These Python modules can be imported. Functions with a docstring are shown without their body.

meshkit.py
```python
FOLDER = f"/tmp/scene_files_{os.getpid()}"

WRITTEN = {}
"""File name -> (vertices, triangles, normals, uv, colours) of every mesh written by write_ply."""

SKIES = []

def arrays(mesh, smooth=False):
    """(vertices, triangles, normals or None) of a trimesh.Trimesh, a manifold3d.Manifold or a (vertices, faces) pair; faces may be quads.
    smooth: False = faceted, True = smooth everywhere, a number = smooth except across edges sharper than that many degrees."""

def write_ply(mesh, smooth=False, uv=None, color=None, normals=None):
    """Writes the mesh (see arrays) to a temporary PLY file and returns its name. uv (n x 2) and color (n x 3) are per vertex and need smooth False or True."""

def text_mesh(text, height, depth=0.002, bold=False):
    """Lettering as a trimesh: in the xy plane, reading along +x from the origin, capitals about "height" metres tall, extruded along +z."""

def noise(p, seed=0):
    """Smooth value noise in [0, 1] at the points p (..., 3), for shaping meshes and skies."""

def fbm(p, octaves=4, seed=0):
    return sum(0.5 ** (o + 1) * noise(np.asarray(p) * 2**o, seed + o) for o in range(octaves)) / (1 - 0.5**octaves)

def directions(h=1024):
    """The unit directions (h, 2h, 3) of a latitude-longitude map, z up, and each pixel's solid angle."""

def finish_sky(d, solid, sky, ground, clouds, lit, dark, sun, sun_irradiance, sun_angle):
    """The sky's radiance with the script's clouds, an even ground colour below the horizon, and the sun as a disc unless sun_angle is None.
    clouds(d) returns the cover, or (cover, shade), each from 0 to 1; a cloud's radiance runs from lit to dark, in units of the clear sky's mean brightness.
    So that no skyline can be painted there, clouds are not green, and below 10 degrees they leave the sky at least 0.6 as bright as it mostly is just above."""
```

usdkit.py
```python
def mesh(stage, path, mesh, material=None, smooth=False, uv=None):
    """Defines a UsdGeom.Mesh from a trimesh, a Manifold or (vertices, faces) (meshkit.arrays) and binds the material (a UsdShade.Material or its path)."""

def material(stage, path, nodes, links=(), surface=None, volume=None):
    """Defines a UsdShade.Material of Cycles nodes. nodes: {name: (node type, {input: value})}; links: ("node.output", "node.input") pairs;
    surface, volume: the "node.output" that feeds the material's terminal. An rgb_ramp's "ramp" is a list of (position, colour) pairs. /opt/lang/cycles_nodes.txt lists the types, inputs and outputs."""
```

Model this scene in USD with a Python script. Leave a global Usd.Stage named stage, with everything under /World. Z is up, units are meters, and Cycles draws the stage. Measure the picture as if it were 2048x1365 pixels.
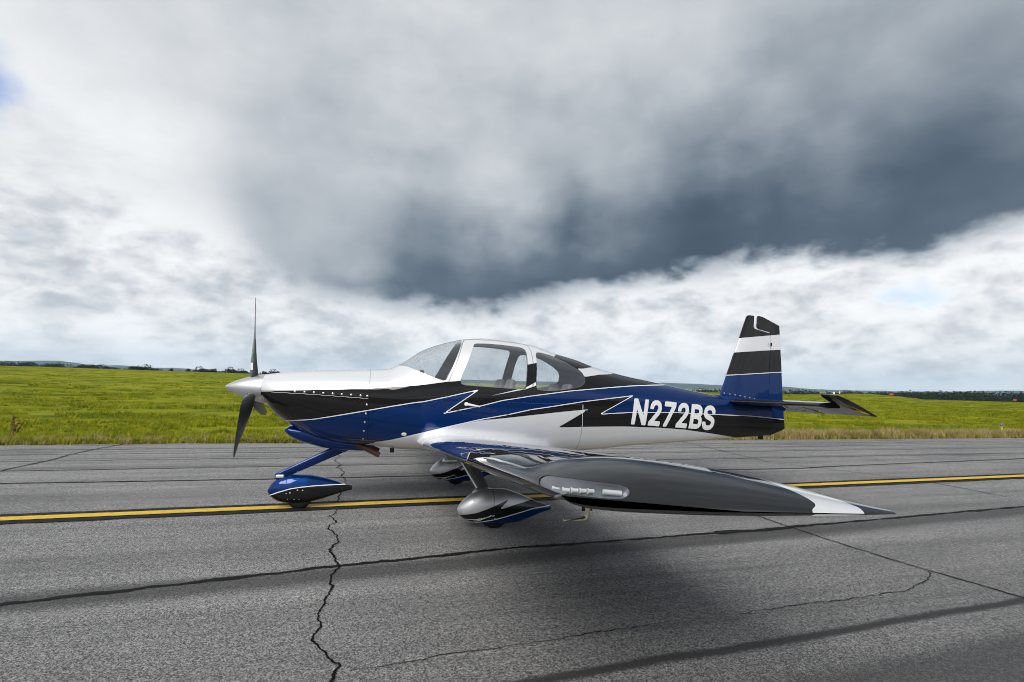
import math, random
import numpy as np, trimesh, usdkit, meshkit, shapely
import manifold3d as m3
from shapely.geometry import Polygon, LineString, MultiPolygon
from shapely.ops import unary_union
from scipy.interpolate import PchipInterpolator as PI
from scipy.spatial import cKDTree
from pxr import Usd, UsdGeom, UsdLux, UsdShade, Sdf, Gf, Vt

stage = Usd.Stage.CreateInMemory()
UsdGeom.SetStageUpAxis(stage, 'Z')
UsdGeom.SetStageMetersPerUnit(stage, 1.0)
UsdGeom.Xform.Define(stage, '/World')
rng = np.random.default_rng(7)

# ------------------------------------------------------------------ camera
CAM = np.array([1.4892, -6.5379, 1.4758])
YAW, PITCH, ROLL = 0.2683, 0.0780, 0.0237
EXPOSURE = 1.7
_r = np.array([math.cos(YAW), -math.sin(YAW), 0]); _f = np.array([math.sin(YAW), math.cos(YAW), 0]); _u = np.array([0, 0, 1.0])
FWD = _f * math.cos(PITCH) + _u * math.sin(PITCH)
_u2 = _u * math.cos(PITCH) - _f * math.sin(PITCH)
RIGHT = _r * math.cos(ROLL) + _u2 * math.sin(ROLL)
UP = _u2 * math.cos(ROLL) - _r * math.sin(ROLL)
cam = UsdGeom.Camera.Define(stage, '/World/camera')
cam.CreateHorizontalApertureAttr(36.0)
cam.CreateFocalLengthAttr(36.0 * 1060.951 / 2048)
cam.CreateClippingRangeAttr((0.05, 60000.0))
cam.CreateExposureAttr(EXPOSURE)
cam.AddTransformOp().Set(Gf.Matrix4d(*RIGHT, 0, *UP, 0, *(-FWD), 0, *CAM, 1))

# ------------------------------------------------------------------ node graphs
class G:
    """Collects Cycles nodes; every method returns the name of an output."""
    def __init__(s): s.n, s.l, s.k = {}, [], 0
    def node(s, kind, out, **inp):
        s.k += 1; nm = f'{kind}_{s.k}'; vals = {}
        for k, v in inp.items():
            if isinstance(v, str) and '.' in v and v.split('.')[0] in s.n: s.l.append((v, f'{nm}.{k}'))
            else: vals[k] = v
        s.n[nm] = (kind, vals)
        return f'{nm}.{out}'
    def m(s, op, a, b=0.0, c=0.0, clamp=False): return s.node('math', 'value', math_type=op, value1=a, value2=b, value3=c, use_clamp=clamp)
    def mix(s, f, a, b, blend='mix'): return s.node('mix_color', 'result', fac=f, a=a, b=b, blend_type=blend)
    def noise(s, vec, scale, detail=3.0, rough=0.5, dist=0.0, out='fac'): return s.node('noise_texture', out, vector=vec, scale=float(scale), detail=float(detail), roughness=float(rough), distortion=float(dist))
    def ramp(s, f, stops): return s.node('rgb_ramp', 'color', fac=f, ramp=stops)
    def rampf(s, f, stops): return s.node('separate_color', 'r', color=s.ramp(f, [(p, (v, v, v)) for p, v in stops]), color_type='rgb')
    def sstep(s, x, a, b): return s.node('map_range', 'result', range_type='smoothstep', value=x, from_min=float(a), from_max=float(b), to_min=0.0, to_max=1.0, clamp=True)
    def attr(s, name): return s.node('attribute', 'fac', attribute=name)
    def pos(s): return s.node('geometry', 'position')
    def obj(s): return s.node('texture_coordinate', 'object')
    def mapv(s, vec, scale=(1, 1, 1), loc=(0, 0, 0), rot=(0, 0, 0)): return s.node('mapping', 'vector', mapping_type='point', vector=vec, scale=scale, location=loc, rotation=rot)
    def bump(s, h, strength=0.3, dist=0.01): return s.node('bump', 'normal', height=h, strength=float(strength), distance=float(dist))
    def make(s, name, surface=None, volume=None): return usdkit.material(stage, '/World/Looks/' + name, s.n, s.l, surface=surface, volume=volume)

def simple(name, color, rough=0.5, metal=0.0, coat=0.0, spec=0.5, vary=0.0, scale=8.0, bump=0.0, coat_rough=0.03):
    g = G()
    kw = dict(base_color=color, roughness=rough, metallic=metal, coat_weight=coat, coat_roughness=coat_rough, specular_ior_level=spec)
    if vary or bump:
        n = g.noise(g.pos(), scale, 5, 0.6)
        if vary:
            kw['base_color'] = g.mix(n, tuple(max(0, c * (1 - vary)) for c in color), tuple(c * (1 + vary) for c in color))
        if bump: kw['normal'] = g.bump(n, bump, 0.004)
    return g.make(name, surface=g.node('principled_bsdf', 'BSDF', **kw))

# ------------------------------------------------------------------ sky
SUN_EL, SUN_AZ = math.radians(42), math.radians(-150)      # azimuth from +y towards +x
SKY_STRENGTH = 0.05
CLOUD_GAIN = 6.0
# brightness of the cloud deck by direction: (azimuth from +y towards +x, elevation, sRGB grey level)
DECK = [(-29.6, 23.9, 236), (-22.9, 24.7, 232), (-14.6, 25.4, 212), (-4.8, 26.0, 206), (6.8, 32.5, 222), (18, 33.5, 226), (28.5, 31.8, 206), (38.2, 29.8, 190), (46.3, 27.4, 176), (54.6, 25.8, 160),
        (-28.6, 18.3, 244), (-21.5, 18.9, 236), (-13, 19.3, 205), (-3.2, 20.5, 200), (7.8, 25.8, 208), (14, 26.8, 214), (18.5, 26.6, 200), (27, 25.0, 178), (32, 24.0, 158), (38, 23, 150), (46, 21.5, 138), (54, 19.8, 122), (58, 18.6, 118),
        (-28, 13.0, 246), (-20, 13.4, 228), (-14, 13.6, 190), (-7, 13.9, 200), (-.5, 15.5, 190), (5, 17.5, 165), (10, 18.2, 172), (16, 18.6, 190), (24, 18.5, 165), (32, 18, 112), (40, 17, 95), (48, 15.6, 98), (56, 15.3, 108),
        (-11.5, 11, 195), (-5, 11, 182), (2.5, 11.8, 138), (9, 12.5, 120), (16, 13.0, 108), (24, 13.2, 95), (33, 13.3, 88), (41, 13.4, 90), (49, 12.4, 98), (57, 13.6, 118),
        (-5, 8.6, 150), (2, 8.6, 104), (8.6, 8.6, 88), (14, 9.0, 92), (20, 9.6, 98), (8.6, 6.5, 84), (30, 9, 95), (50, 9, 100)]
DECK += [(80, 8, 125), (80, 16, 128), (80, 28, 150), (110, 10, 160), (110, 30, 168), (140, 10, 200), (140, 24, 176), (140, 40, 172), (-50, 10, 234), (-50, 28, 216), (-80, 10, 230), (-80, 35, 200), (-110, 12, 226), (-110, 32, 184), (-140, 10, 222), (-140, 26, 176), (-140, 42, 174), (180, 10, 214), (-180, 10, 214), (180, 26, 172), (-180, 26, 172), (180, 42, 172), (-180, 42, 172), (-30, 3, 236), (0, 3, 200), (60, 3, 120)]  # mostly unseen sky, bright low and darker above, shaped for the paint's reflections
DECK += [(a, 52, 190 + 14 * math.exp(-((a + 20) / 50) ** 2) - 14 * math.exp(-((a - 150) / 70) ** 2)) for a in range(-180, 181, 30)] + [(a, 88, 182) for a in range(-180, 181, 40)]
def make_sky():
    from scipy.interpolate import RBFInterpolator
    D = np.array(DECK, float); scale = np.array([14.0, 9.0])
    lin = lambda v: ((v / 255 + .055) / 1.055) ** 2.4
    F = RBFInterpolator(D[:, :2] / scale, D[:, 2], kernel='linear', smoothing=.08)
    g = G()
    d = g.node('texture_coordinate', 'generated')
    g.k += 1; g.n['dir'] = ('separate_xyz', {}); g.l.append((d, 'dir.vector'))
    x, y, z = 'dir.x', 'dir.y', 'dir.z'
    az = g.m('arctan2', x, y); el = g.m('arcsine', z)
    def nz(scale, detail, rough, zs, loc, dist=0.0): return g.noise(g.mapv(d, scale=(1, 1, zs), loc=loc), scale, detail, rough, dist)
    lump = nz(4.4, 6, .44, 1.15, (2.2, .7, 6.1), .15)
    lump2 = nz(5.0, 6, .44, 1.15, (7.2, 3.7, 1.1), .1)
    puff = nz(12.0, 8, .56, 1.9, (.3, 5.2, 1.1), .25)
    puff2 = nz(26.0, 7, .56, 2.3, (4.3, 1.2, 3.3), .2)
    broad = nz(2.2, 4, .5, 1.2, (5.1, 8.8, 2.0))
    half = lambda n, k: g.m('multiply', g.m('subtract', n, 0.5), k)
    # the deck, its outlines broken up by warping the direction
    azw = g.m('add', az, g.m('add', half(lump, math.radians(22)), half(puff, math.radians(3))))
    elw = g.m('add', el, g.m('add', half(lump2, math.radians(15)), half(puff, math.radians(2.5))))
    azn = g.m('divide', g.m('add', azw, math.pi), 2 * math.pi)
    A = lambda deg: (deg + 180) / 360
    azs = np.r_[-180, -150, -120, -90, -65, np.arange(-50, 76, 2.5), 90, 110, 130, 150, 180]
    levels = [6.5, 9, 11.5, 14, 17, 20.5, 25, 31, 38, 52, 85]
    L = None
    for k, e in enumerate(levels):
        v = F(np.c_[azs, np.full(len(azs), e)] / scale); v = lin(np.clip(v - 10 * np.clip((150 - v) / 40, 0, 1), 70, 248))
        v[-1] = v[0] = (v[0] + v[-1]) / 2
        r = g.rampf(azn, [(A(a_), float(q)) for a_, q in zip(azs, v)])
        if L is None: L = r
        else:
            e0 = levels[k - 1]
            L = g.node('mix_float', 'result', fac=g.node('map_range', 'result', range_type='linear', value=elw, from_min=math.radians(e0), from_max=math.radians(e), to_min=0.0, to_max=1.0, clamp=True), a=L, b=r)
    tex = g.m('add', 1.0, g.m('add', half(puff, .24), g.m('add', half(lump2, .75), g.m('add', half(broad, .5), half(puff2, .05)))))
    L = g.m('multiply', L, tex)
    # bright broken cloud seen under the deck, down to the horizon
    bil = g.m('add', g.m('multiply', puff, .58), g.m('add', g.m('multiply', puff2, .20), g.m('multiply', lump2, .27)))
    low = g.rampf(bil, [(0, .50), (.40, .60), (.46, .74), (.515, .89), (.575, 1.01), (.66, 1.08), (1, 1.12)])
    low = g.node('mix_float', 'result', fac=g.m('multiply', g.sstep(el, math.radians(10), math.radians(19)), .75), a=low, b=g.m('multiply', .84, g.m('add', 1.0, half(lump, .35))))
    edge = [(-180, 15), (-120, 17), (-60, 22), (-30, 20), (-20, 17.5), (-16, 16.0), (-13.8, 14.4), (-8.6, 9.2), (-5, 8.0), (-1.8, 7.4), (8.6, 6.9), (14, 7.5), (24.8, 9.9), (35, 11.4), (44, 12.2), (52, 11.3), (60, 13.0), (80, 13), (110, 13), (150, 14), (180, 15)]
    K = 60.0
    eb = g.m('multiply', g.rampf(g.m('divide', g.m('add', az, math.pi), 2 * math.pi), [(A(a_), e / K) for a_, e in edge]), math.radians(K))
    t0 = g.m('add', g.m('subtract', el, eb), g.m('add', half(puff, math.radians(5.5)), g.m('add', half(puff2, math.radians(1.8)), half(lump, math.radians(3.0)))))
    front = g.node('mix_float', 'result', fac=g.sstep(az, math.radians(-15), math.radians(-5)), a=g.sstep(t0, math.radians(-4), math.radians(6)), b=g.sstep(t0, math.radians(-1.0), math.radians(2.0)))
    L = g.node('mix_float', 'result', fac=front, a=low, b=L)
    col = g.ramp(g.m('divide', L, 1.2), [(0, (.02, .028, .042)), (.06 / 1.2, (.043, .062, .094)), (.13 / 1.2, (.094, .128, .176)), (.3 / 1.2, (.258, .302, .352)), (.5 / 1.2, (.462, .502, .545)), (.7 / 1.2, (.672, .702, .735)), (.85 / 1.2, (.838, .852, .868)), (1, (1.2, 1.2, 1.2))])
    hz = g.m('subtract', 1.0, g.sstep(el, 0.0, 0.07))
    col = g.mix(g.m('multiply', hz, 0.22), col, (.78, .82, .86))
    gain = g.node('vector_math', 'vector', math_type='scale', vector1=col, scale=CLOUD_GAIN)
    # blue showing through
    def spot(a0, e0, ra, re):
        u = g.m('divide', g.m('subtract', azw, math.radians(a0)), math.radians(ra)); v = g.m('divide', g.m('subtract', elw, math.radians(e0)), math.radians(re))
        return g.m('subtract', 1.0, g.m('sqrt', g.m('add', g.m('multiply', u, u), g.m('multiply', v, v))), clamp=True)
    hole = g.m('add', g.m('multiply', spot(-33.5, 21.5, 10, 8), 1.0), g.m('add', g.m('multiply', spot(52, 9.6, 9, 2.2), .42), g.m('multiply', spot(-28, 8, 5, 2), .4)))
    holes = g.sstep(g.m('add', hole, g.m('add', half(puff, .8), half(lump, .5))), .22, .62)
    blue = g.node('sky_texture', 'color', sky_type='single_scattering', sun_disc=False, sun_elevation=SUN_EL, sun_rotation=SUN_AZ % (2 * math.pi))
    out = g.mix(g.m('multiply', holes, .85), gain, g.mix(0.22, g.mix(1.0, blue, (.62, .88, 1.25), 'multiply'), gain))
    out = g.mix(g.sstep(z, -0.03, 0.0), (.7, .75, .6), out)
    return g.make('sky_clouds', surface=g.node('background_shader', 'background', color=out, strength=SKY_STRENGTH))
dome = UsdLux.DomeLight.Define(stage, '/World/sky')
UsdShade.MaterialBindingAPI.Apply(dome.GetPrim()).Bind(make_sky())
sun = UsdLux.DistantLight.Define(stage, '/World/sun')
sun.CreateIntensityAttr(0.32); sun.CreateAngleAttr(34.0); sun.CreateColorAttr(Gf.Vec3f(1.0, 0.96, 0.90)); sun.CreateNormalizeAttr(True)
_sd = np.array([math.sin(SUN_AZ) * math.cos(SUN_EL), math.cos(SUN_AZ) * math.cos(SUN_EL), math.sin(SUN_EL)])   # towards the sun
_sx = np.cross([0, 0, 1.0], _sd); _sx /= np.linalg.norm(_sx); _sy = np.cross(_sd, _sx)
sun.AddTransformOp().Set(Gf.Matrix4d(*_sx, 0, *_sy, 0, *_sd, 0, 0, 0, 50, 1))

# ------------------------------------------------------------------ scene helpers
taken = {}
def free(path):
    if path not in taken: taken[path] = 0; return path
    taken[path] += 1
    return f'{path}_{taken[path]:03d}'
def tag(prim, label=None, category=None, group=None, kind=None):
    p = prim.GetPrim() if hasattr(prim, 'GetPrim') else prim
    for k, v in (('label', label), ('category', category), ('group', group), ('kind', kind)):
        if v: p.SetCustomDataByKey(k, v)
    return p
def pathof(parent): return '/World' if parent is None else str(parent.GetPath())
def thing(name, label, category, loc=(0, 0, 0), rz=0.0, group=None):
    x = UsdGeom.Xform.Define(stage, free('/World/' + name))
    if any(loc): x.AddTranslateOp().Set(Gf.Vec3d(*map(float, loc)))
    if rz: x.AddRotateZOp().Set(math.degrees(rz))
    tag(x, label, category, group)
    return x
def put(name, mesh, mat, parent=None, smooth=30, fields=None, normals=None, label=None, kind=None):
    """One Mesh prim; fields(points) or a dict gives per-vertex numbers for the paint."""
    v, f, n = meshkit.arrays(mesh, smooth)
    if normals is not None: n = normals
    m = UsdGeom.Mesh.Define(stage, free(pathof(parent) + '/' + name))
    m.CreatePointsAttr(Vt.Vec3fArray.FromNumpy(v.astype(np.float32)))
    m.CreateFaceVertexCountsAttr(Vt.IntArray.FromNumpy(np.full(len(f), 3, np.int32)))
    m.CreateFaceVertexIndicesAttr(Vt.IntArray.FromNumpy(f.astype(np.int32).ravel()))
    m.CreateSubdivisionSchemeAttr('none')
    if n is not None:
        m.CreateNormalsAttr(Vt.Vec3fArray.FromNumpy(n.astype(np.float32))); m.SetNormalsInterpolation('vertex')
    if fields is not None:
        fd = fields(v) if callable(fields) else fields
        for k, a in fd.items():
            UsdGeom.PrimvarsAPI(m).CreatePrimvar(k, Sdf.ValueTypeNames.FloatArray, 'vertex').Set(Vt.FloatArray.FromNumpy(np.asarray(a, np.float32)))
    UsdShade.MaterialBindingAPI.Apply(m.GetPrim()).Bind(mat)
    tag(m, label, kind=kind)
    return m
def tm(v, f): return trimesh.Trimesh(np.asarray(v, float), np.asarray(f, int), process=False)
def grid_faces(nu, nv, closed_v=False):
    i = np.arange(nu * nv).reshape(nu, nv)
    if closed_v: i = np.hstack([i, i[:, :1]])
    a, b, c, d = i[:-1, :-1].ravel(), i[1:, :-1].ravel(), i[1:, 1:].ravel(), i[:-1, 1:].ravel()
    return np.vstack([np.stack([a, b, c], 1), np.stack([a, c, d], 1)])
def outward(mesh):
    if mesh.volume < 0: mesh.invert()
    return mesh
def loft(rings, cap=True):
    """rings (n, m, 3), closed round m; ends capped by fans."""
    R = np.asarray(rings, float); n, k = R.shape[:2]
    v = R.reshape(-1, 3); f = grid_faces(n, k, True)
    if cap:
        c0, c1 = len(v), len(v) + 1
        v = np.vstack([v, R[0].mean(0), R[-1].mean(0)])
        i = np.arange(k); j = (i + 1) % k
        f = np.vstack([f, np.stack([np.full(k, c0), i, j], 1)[:, [0, 2, 1]] * 1, np.stack([np.full(k, c1), (n - 1) * k + i, (n - 1) * k + j], 1)])
        a = np.stack([np.full(k, c0), i, j], 1)
        f[len(grid_faces(n, k, True)):len(grid_faces(n, k, True)) + k] = a
    m = trimesh.Trimesh(v, f, process=True); m.fix_normals()
    return outward(m)
def tube(pts, radius, k=10):
    P = np.asarray(pts, float); rad = np.broadcast_to(radius, len(P)).astype(float)
    T = np.gradient(P, axis=0); T /= np.linalg.norm(T, axis=1)[:, None]
    ref = np.array([0, 0, 1.0]) if abs(T[0, 2]) < 0.9 else np.array([1.0, 0, 0])
    rings = []
    for p, t, r in zip(P, T, rad):
        a = np.cross(t, ref); a /= np.linalg.norm(a); b = np.cross(t, a)
        th = np.linspace(0, 2 * np.pi, k, endpoint=False)
        rings.append(p + r * (np.cos(th)[:, None] * a + np.sin(th)[:, None] * b))
    return loft(rings)
def box(lo, hi, r=0.0):
    lo, hi = np.array(lo, float), np.array(hi, float)
    if r <= 0:
        b = trimesh.creation.box(hi - lo); b.apply_translation((lo + hi) / 2); return b
    s = m3.Manifold.sphere(r, 12)
    return man2tm(m3.Manifold.batch_hull([s.translate([float(q) for q in c]) for c in [(x, y, z) for x in (lo[0] + r, hi[0] - r) for y in (lo[1] + r, hi[1] - r) for z in (lo[2] + r, hi[2] - r)]]))
def man2tm(m):
    q = m.to_mesh(); return trimesh.Trimesh(q.vert_properties[:, :3], q.tri_verts, process=False)
def tm2man(t):
    t = trimesh.Trimesh(t.vertices, t.faces, process=True); t.merge_vertices(); t.fix_normals(); outward(t)
    m = m3.Manifold(m3.Mesh(np.asarray(t.vertices, np.float32), np.asarray(t.faces, np.uint32)))
    if m.is_empty(): raise ValueError(f'solid is not closed: {m.status()}')
    return m
def prism(poly, axis, lo, hi):
    """polygon in the plane across `axis` ('y': (x,z); 'z': (x,y)), extruded from lo to hi."""
    t = trimesh.creation.extrude_polygon(Polygon(poly), hi - lo, engine='earcut')
    v = t.vertices.copy()
    if axis == 'y': v = np.stack([v[:, 0], v[:, 2] + lo, v[:, 1]], 1)
    else: v[:, 2] += lo
    return tm2man(trimesh.Trimesh(v, t.faces))
def sdist(poly, xz):
    """signed distance to a polygon, positive inside."""
    P = poly if isinstance(poly, (Polygon, MultiPolygon)) else Polygon(poly)
    P = P if P.is_valid else P.buffer(0)
    pts = shapely.points(xz)
    d = shapely.distance(P.boundary, pts)
    return np.where(shapely.contains_xy(P, xz[:, 0], xz[:, 1]), d, -d)
def clip(v, f, attrs, d):
    """the part of a triangle mesh where d > 0, cut along d = 0; attrs (n, k) are interpolated."""
    keep = d > 0; c = keep[f].sum(1)
    full = f[c == 3]; part = f[(c == 1) | (c == 2)]
    V, A, D = [v], [attrs], None
    new, nf, cnt = {}, [], len(v)
    pv, pa = [], []
    def cut(a, b):
        nonlocal cnt
        k = (a, b) if a < b else (b, a)
        if k not in new:
            t = d[k[0]] / (d[k[0]] - d[k[1]])
            pv.append(v[k[0]] + t * (v[k[1]] - v[k[0]])); pa.append(attrs[k[0]] + t * (attrs[k[1]] - attrs[k[0]]))
            new[k] = cnt; cnt += 1
        return new[k]
    for tri in part:
        ins = keep[tri]; n = ins.sum()
        r = (int(np.argmax(ins)) if n == 1 else int(np.argmin(ins))); a, b, c_ = tri[r], tri[(r + 1) % 3], tri[(r + 2) % 3]
        if n == 1: nf.append((a, cut(a, b), cut(a, c_)))
        else:
            p, q = cut(a, b), cut(a, c_); nf += [(p, b, c_), (p, c_, q)]
    V = np.vstack([v] + ([np.array(pv)] if pv else [])); A = np.vstack([attrs] + ([np.array(pa)] if pa else []))
    F = np.vstack([full] + ([np.array(nf)] if nf else []))
    used = np.unique(F); mp = -np.ones(len(V), int); mp[used] = np.arange(len(used))
    return V[used], mp[F], A[used]

# ------------------------------------------------------------------ materials
PIN_H = 0.0042
def flakes(g, base, amount=0.25):
    return base
def make_paint(name, coat=1.40, lo=(.66, .67, .69), hi=(.78, .79, .81), silver_metal=0.48):
    g = G()
    dB, dS, dK = g.attr('dBlue'), g.attr('dSilver'), g.attr('dSeam')
    gt = lambda a: g.m('greater_than', a, 0.0)
    thin = lambda a, h: g.m('subtract', h, g.m('absolute', a))
    # white pinstripes: along the blue edge where dPin allows it, and along the extra lines of dLine; dark seams along dSeam
    dP = g.m('maximum', g.m('minimum', thin(dB, PIN_H), g.attr('dPin')), thin(g.attr('dLine'), 0.0028))
    dK = thin(dK, 0.0022)
    grain = g.noise(g.obj(), 900, 1, 0.5)
    blk = (0.0075, 0.0075, 0.0075); blu = g.mix(grain, (0.0004, 0.017, 0.090), (0.0009, 0.032, 0.160)); sil = g.mix(grain, lo, hi)
    col = g.mix(gt(dB), blk, blu); col = g.mix(gt(dS), col, sil); col = g.mix(gt(dP), col, (.75, .76, .78)); col = g.mix(gt(dK), col, (.02, .02, .02))
    met = g.m('multiply', g.m('maximum', g.m('multiply', gt(dB), 0.60), g.m('multiply', gt(dS), silver_metal)), g.m('subtract', 1.0, g.m('maximum', gt(dP), gt(dK))))
    rgh = g.m('add', 0.25, g.m('multiply', met, 0.25))
    wav = g.noise(g.obj(), 2.2, 2, 0.4)
    nrm = g.bump(wav, 0.12, 0.02)
    return g.make(name, surface=g.node('principled_bsdf', 'BSDF', base_color=col, metallic=met, roughness=rgh, specular_ior_level=0.0, coat_weight=1.0, coat_ior=coat, coat_roughness=0.012, coat_normal=nrm, normal=nrm))
M_paint = make_paint('aircraft_paint')
M_gearpaint = make_paint('gear_fairing_paint', 1.45, (.46, .47, .49), (.58, .59, .61), 0.80)
M_wingpaint = make_paint('wing_paint', 1.68)
def gloss(name, color, metal=0.0, rough=0.28):
    g = G(); grain = g.noise(g.obj(), 900, 1, 0.5); nrm = g.bump(g.noise(g.obj(), 2.2, 2, 0.4), 0.12, 0.02)
    return g.make(name, surface=g.node('principled_bsdf', 'BSDF', base_color=g.mix(grain, tuple(c * .85 for c in color), tuple(c * 1.15 for c in color)), metallic=metal, roughness=rough, specular_ior_level=0.0, coat_weight=1.0, coat_ior=1.40, coat_roughness=0.012, coat_normal=nrm, normal=nrm))
M_black = gloss('black_gloss_paint', (0.0075, 0.0075, 0.0075))
M_blue = gloss('blue_metallic_paint', (0.0006, 0.022, 0.118), 0.5, 0.36)
M_silver = gloss('silver_metallic_paint', (.66, .67, .69), 0.48, 0.34)
M_white = gloss('white_lettering', (.66, .67, .69))
M_gear = gloss('gear_leg_silver', (.50, .51, .53), 0.85, 0.34)
M_spinner = gloss('spinner_silver_paint', (.50, .51, .54), 0.80, 0.40)
M_prop = simple('propeller_black', (.014, .015, .016), .38, 0, 0.3, vary=.15)
M_propgrey = simple('propeller_grey_face', (.028, .030, .032), .40, 0, 0.4, vary=.1)
M_steel = simple('bare_steel', (.55, .55, .56), .28, 1.0)
M_chrome = simple('polished_metal', (.82, .83, .85), .16, 1.0)
M_bay = simple('light_bay_silver', (.30, .31, .33), .22, .9)
M_rust = simple('heat_stained_steel', (.060, .030, .022), .55, .3, vary=.35, scale=30)
M_brass = simple('pitot_metal', (.55, .50, .40), .3, .9)
M_rubber = simple('tyre_rubber', (.007, .007, .007), .8, spec=.2, bump=.3, scale=60)
M_dark = simple('dark_void', (.006, .006, .006), .8)
M_liner = simple('cabin_liner', (.050, .049, .048), .85, vary=.1, scale=40, bump=.2)
M_leather = simple('grey_leather_seat', (.11, .108, .105), .5, vary=.15, scale=50, bump=.2)
M_panel = simple('instrument_panel_black', (.02, .02, .021), .5, vary=.2, scale=30)
M_led = simple('led_tube_white', (.50, .51, .51), .25)
M_screw = simple('stainless_fastener', (.62, .63, .64), .3, .9)
M_white_dec = simple('white_decal', (.72, .72, .70), .4)
M_green_dec = simple('green_decal', (.02, .35, .20), .4)
def make_pane(name, tint, shine=1.0):
    g = G()
    fr = g.m('add', 0.085, g.m('multiply', g.m('power', g.node('layer_weight', 'facing', blend=0.5), 4.0), 0.90))
    return g.make(name, surface=g.node('mix_closure', 'closure', fac=g.m('multiply', fr, shine, clamp=True), closure1=g.node('transparent_bsdf', 'BSDF', color=tint), closure2=g.node('glossy_bsdf', 'BSDF', color=(1, 1, 1), roughness=0.0)))
M_glass = make_pane('canopy_acrylic', (.94, .95, .955), 1.9)
M_lens = make_pane('light_lens_acrylic', (.93, .94, .95), 1.2)

# ------------------------------------------------------------------ the airplane: fuselage shape
XS = [.42, .55, .75, 1.0, 1.3, 1.6, 1.75, 1.9, 2.15, 2.4, 2.65, 2.9, 3.2, 3.5, 3.8, 4.1, 4.4, 4.8, 5.3, 5.9, 6.5, 7.0, 7.43]
ZT = [1.501, 1.523, 1.549, 1.566, 1.58, 1.594, 1.606, 1.673, 1.839, 1.935, 1.995, 2.015, 1.995, 1.957, 1.873, 1.8, 1.705, 1.613, 1.527, 1.423, 1.333, 1.272, 1.224]
ZB = [1.237, 1.063, .92, .793, .726, .711, .69, .669, .658, .640, .620, .610, .608, .606, .61, .621, .636, .668, .695, .726, .76, .785, .81]
WT = np.array([(.42, .30, 1.35, 2.2, 2.2), (.47, .345, 1.34, 2.2, 2.2), (.55, .395, 1.32, 2.2, 2.2), (.75, .46, 1.31, 2.2, 2.2), (1.0, .505, 1.30, 2.3, 2.3), (1.5, .56, 1.27, 2.4, 2.6), (2.0, .60, 1.25, 2.3, 2.9), (2.4, .615, 1.25, 2.2, 3.1), (2.9, .62, 1.27, 2.25, 3.2), (3.4, .60, 1.28, 2.25, 3.2), (4.0, .53, 1.28, 2.2, 3.0), (4.6, .44, 1.27, 2.1, 2.9), (5.5, .31, 1.24, 2.0, 2.8), (6.4, .195, 1.2, 2.0, 2.8), (7.0, .12, 1.18, 2.2, 2.8), (7.45, .075, 1.18, 2.2, 2.8)])
fw, fm, fnu, fnl = [PI(WT[:, 0], WT[:, k]) for k in (1, 2, 3, 4)]
fzt, fzb = PI(XS, ZT), PI(XS, ZB)
def fus(x, t, inset=0.0):
    w, m, nu, nl, zt, zb = fw(x) - inset, fm(x), fnu(x), fnl(x), fzt(x) - inset, fzb(x) + inset
    c, s = np.cos(t), np.sin(t); up = s >= 0; n = np.where(up, nu, nl)
    return np.stack([x, -w * np.sign(c) * np.abs(c) ** (2 / n), m + np.where(up, zt - m, m - zb) * np.sign(s) * np.abs(s) ** (2 / n)], -1)
def side_y(x, z):
    """half width of the fuselage skin at (x, z)."""
    m = fm(x); up = z >= m; h = np.where(up, fzt(x) - m, m - fzb(x)); n = np.where(up, fnu(x), fnl(x))
    return fw(x) * np.maximum(1 - np.minimum(np.abs(z - m) / h, 1) ** n, 0) ** (1 / n)

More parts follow.
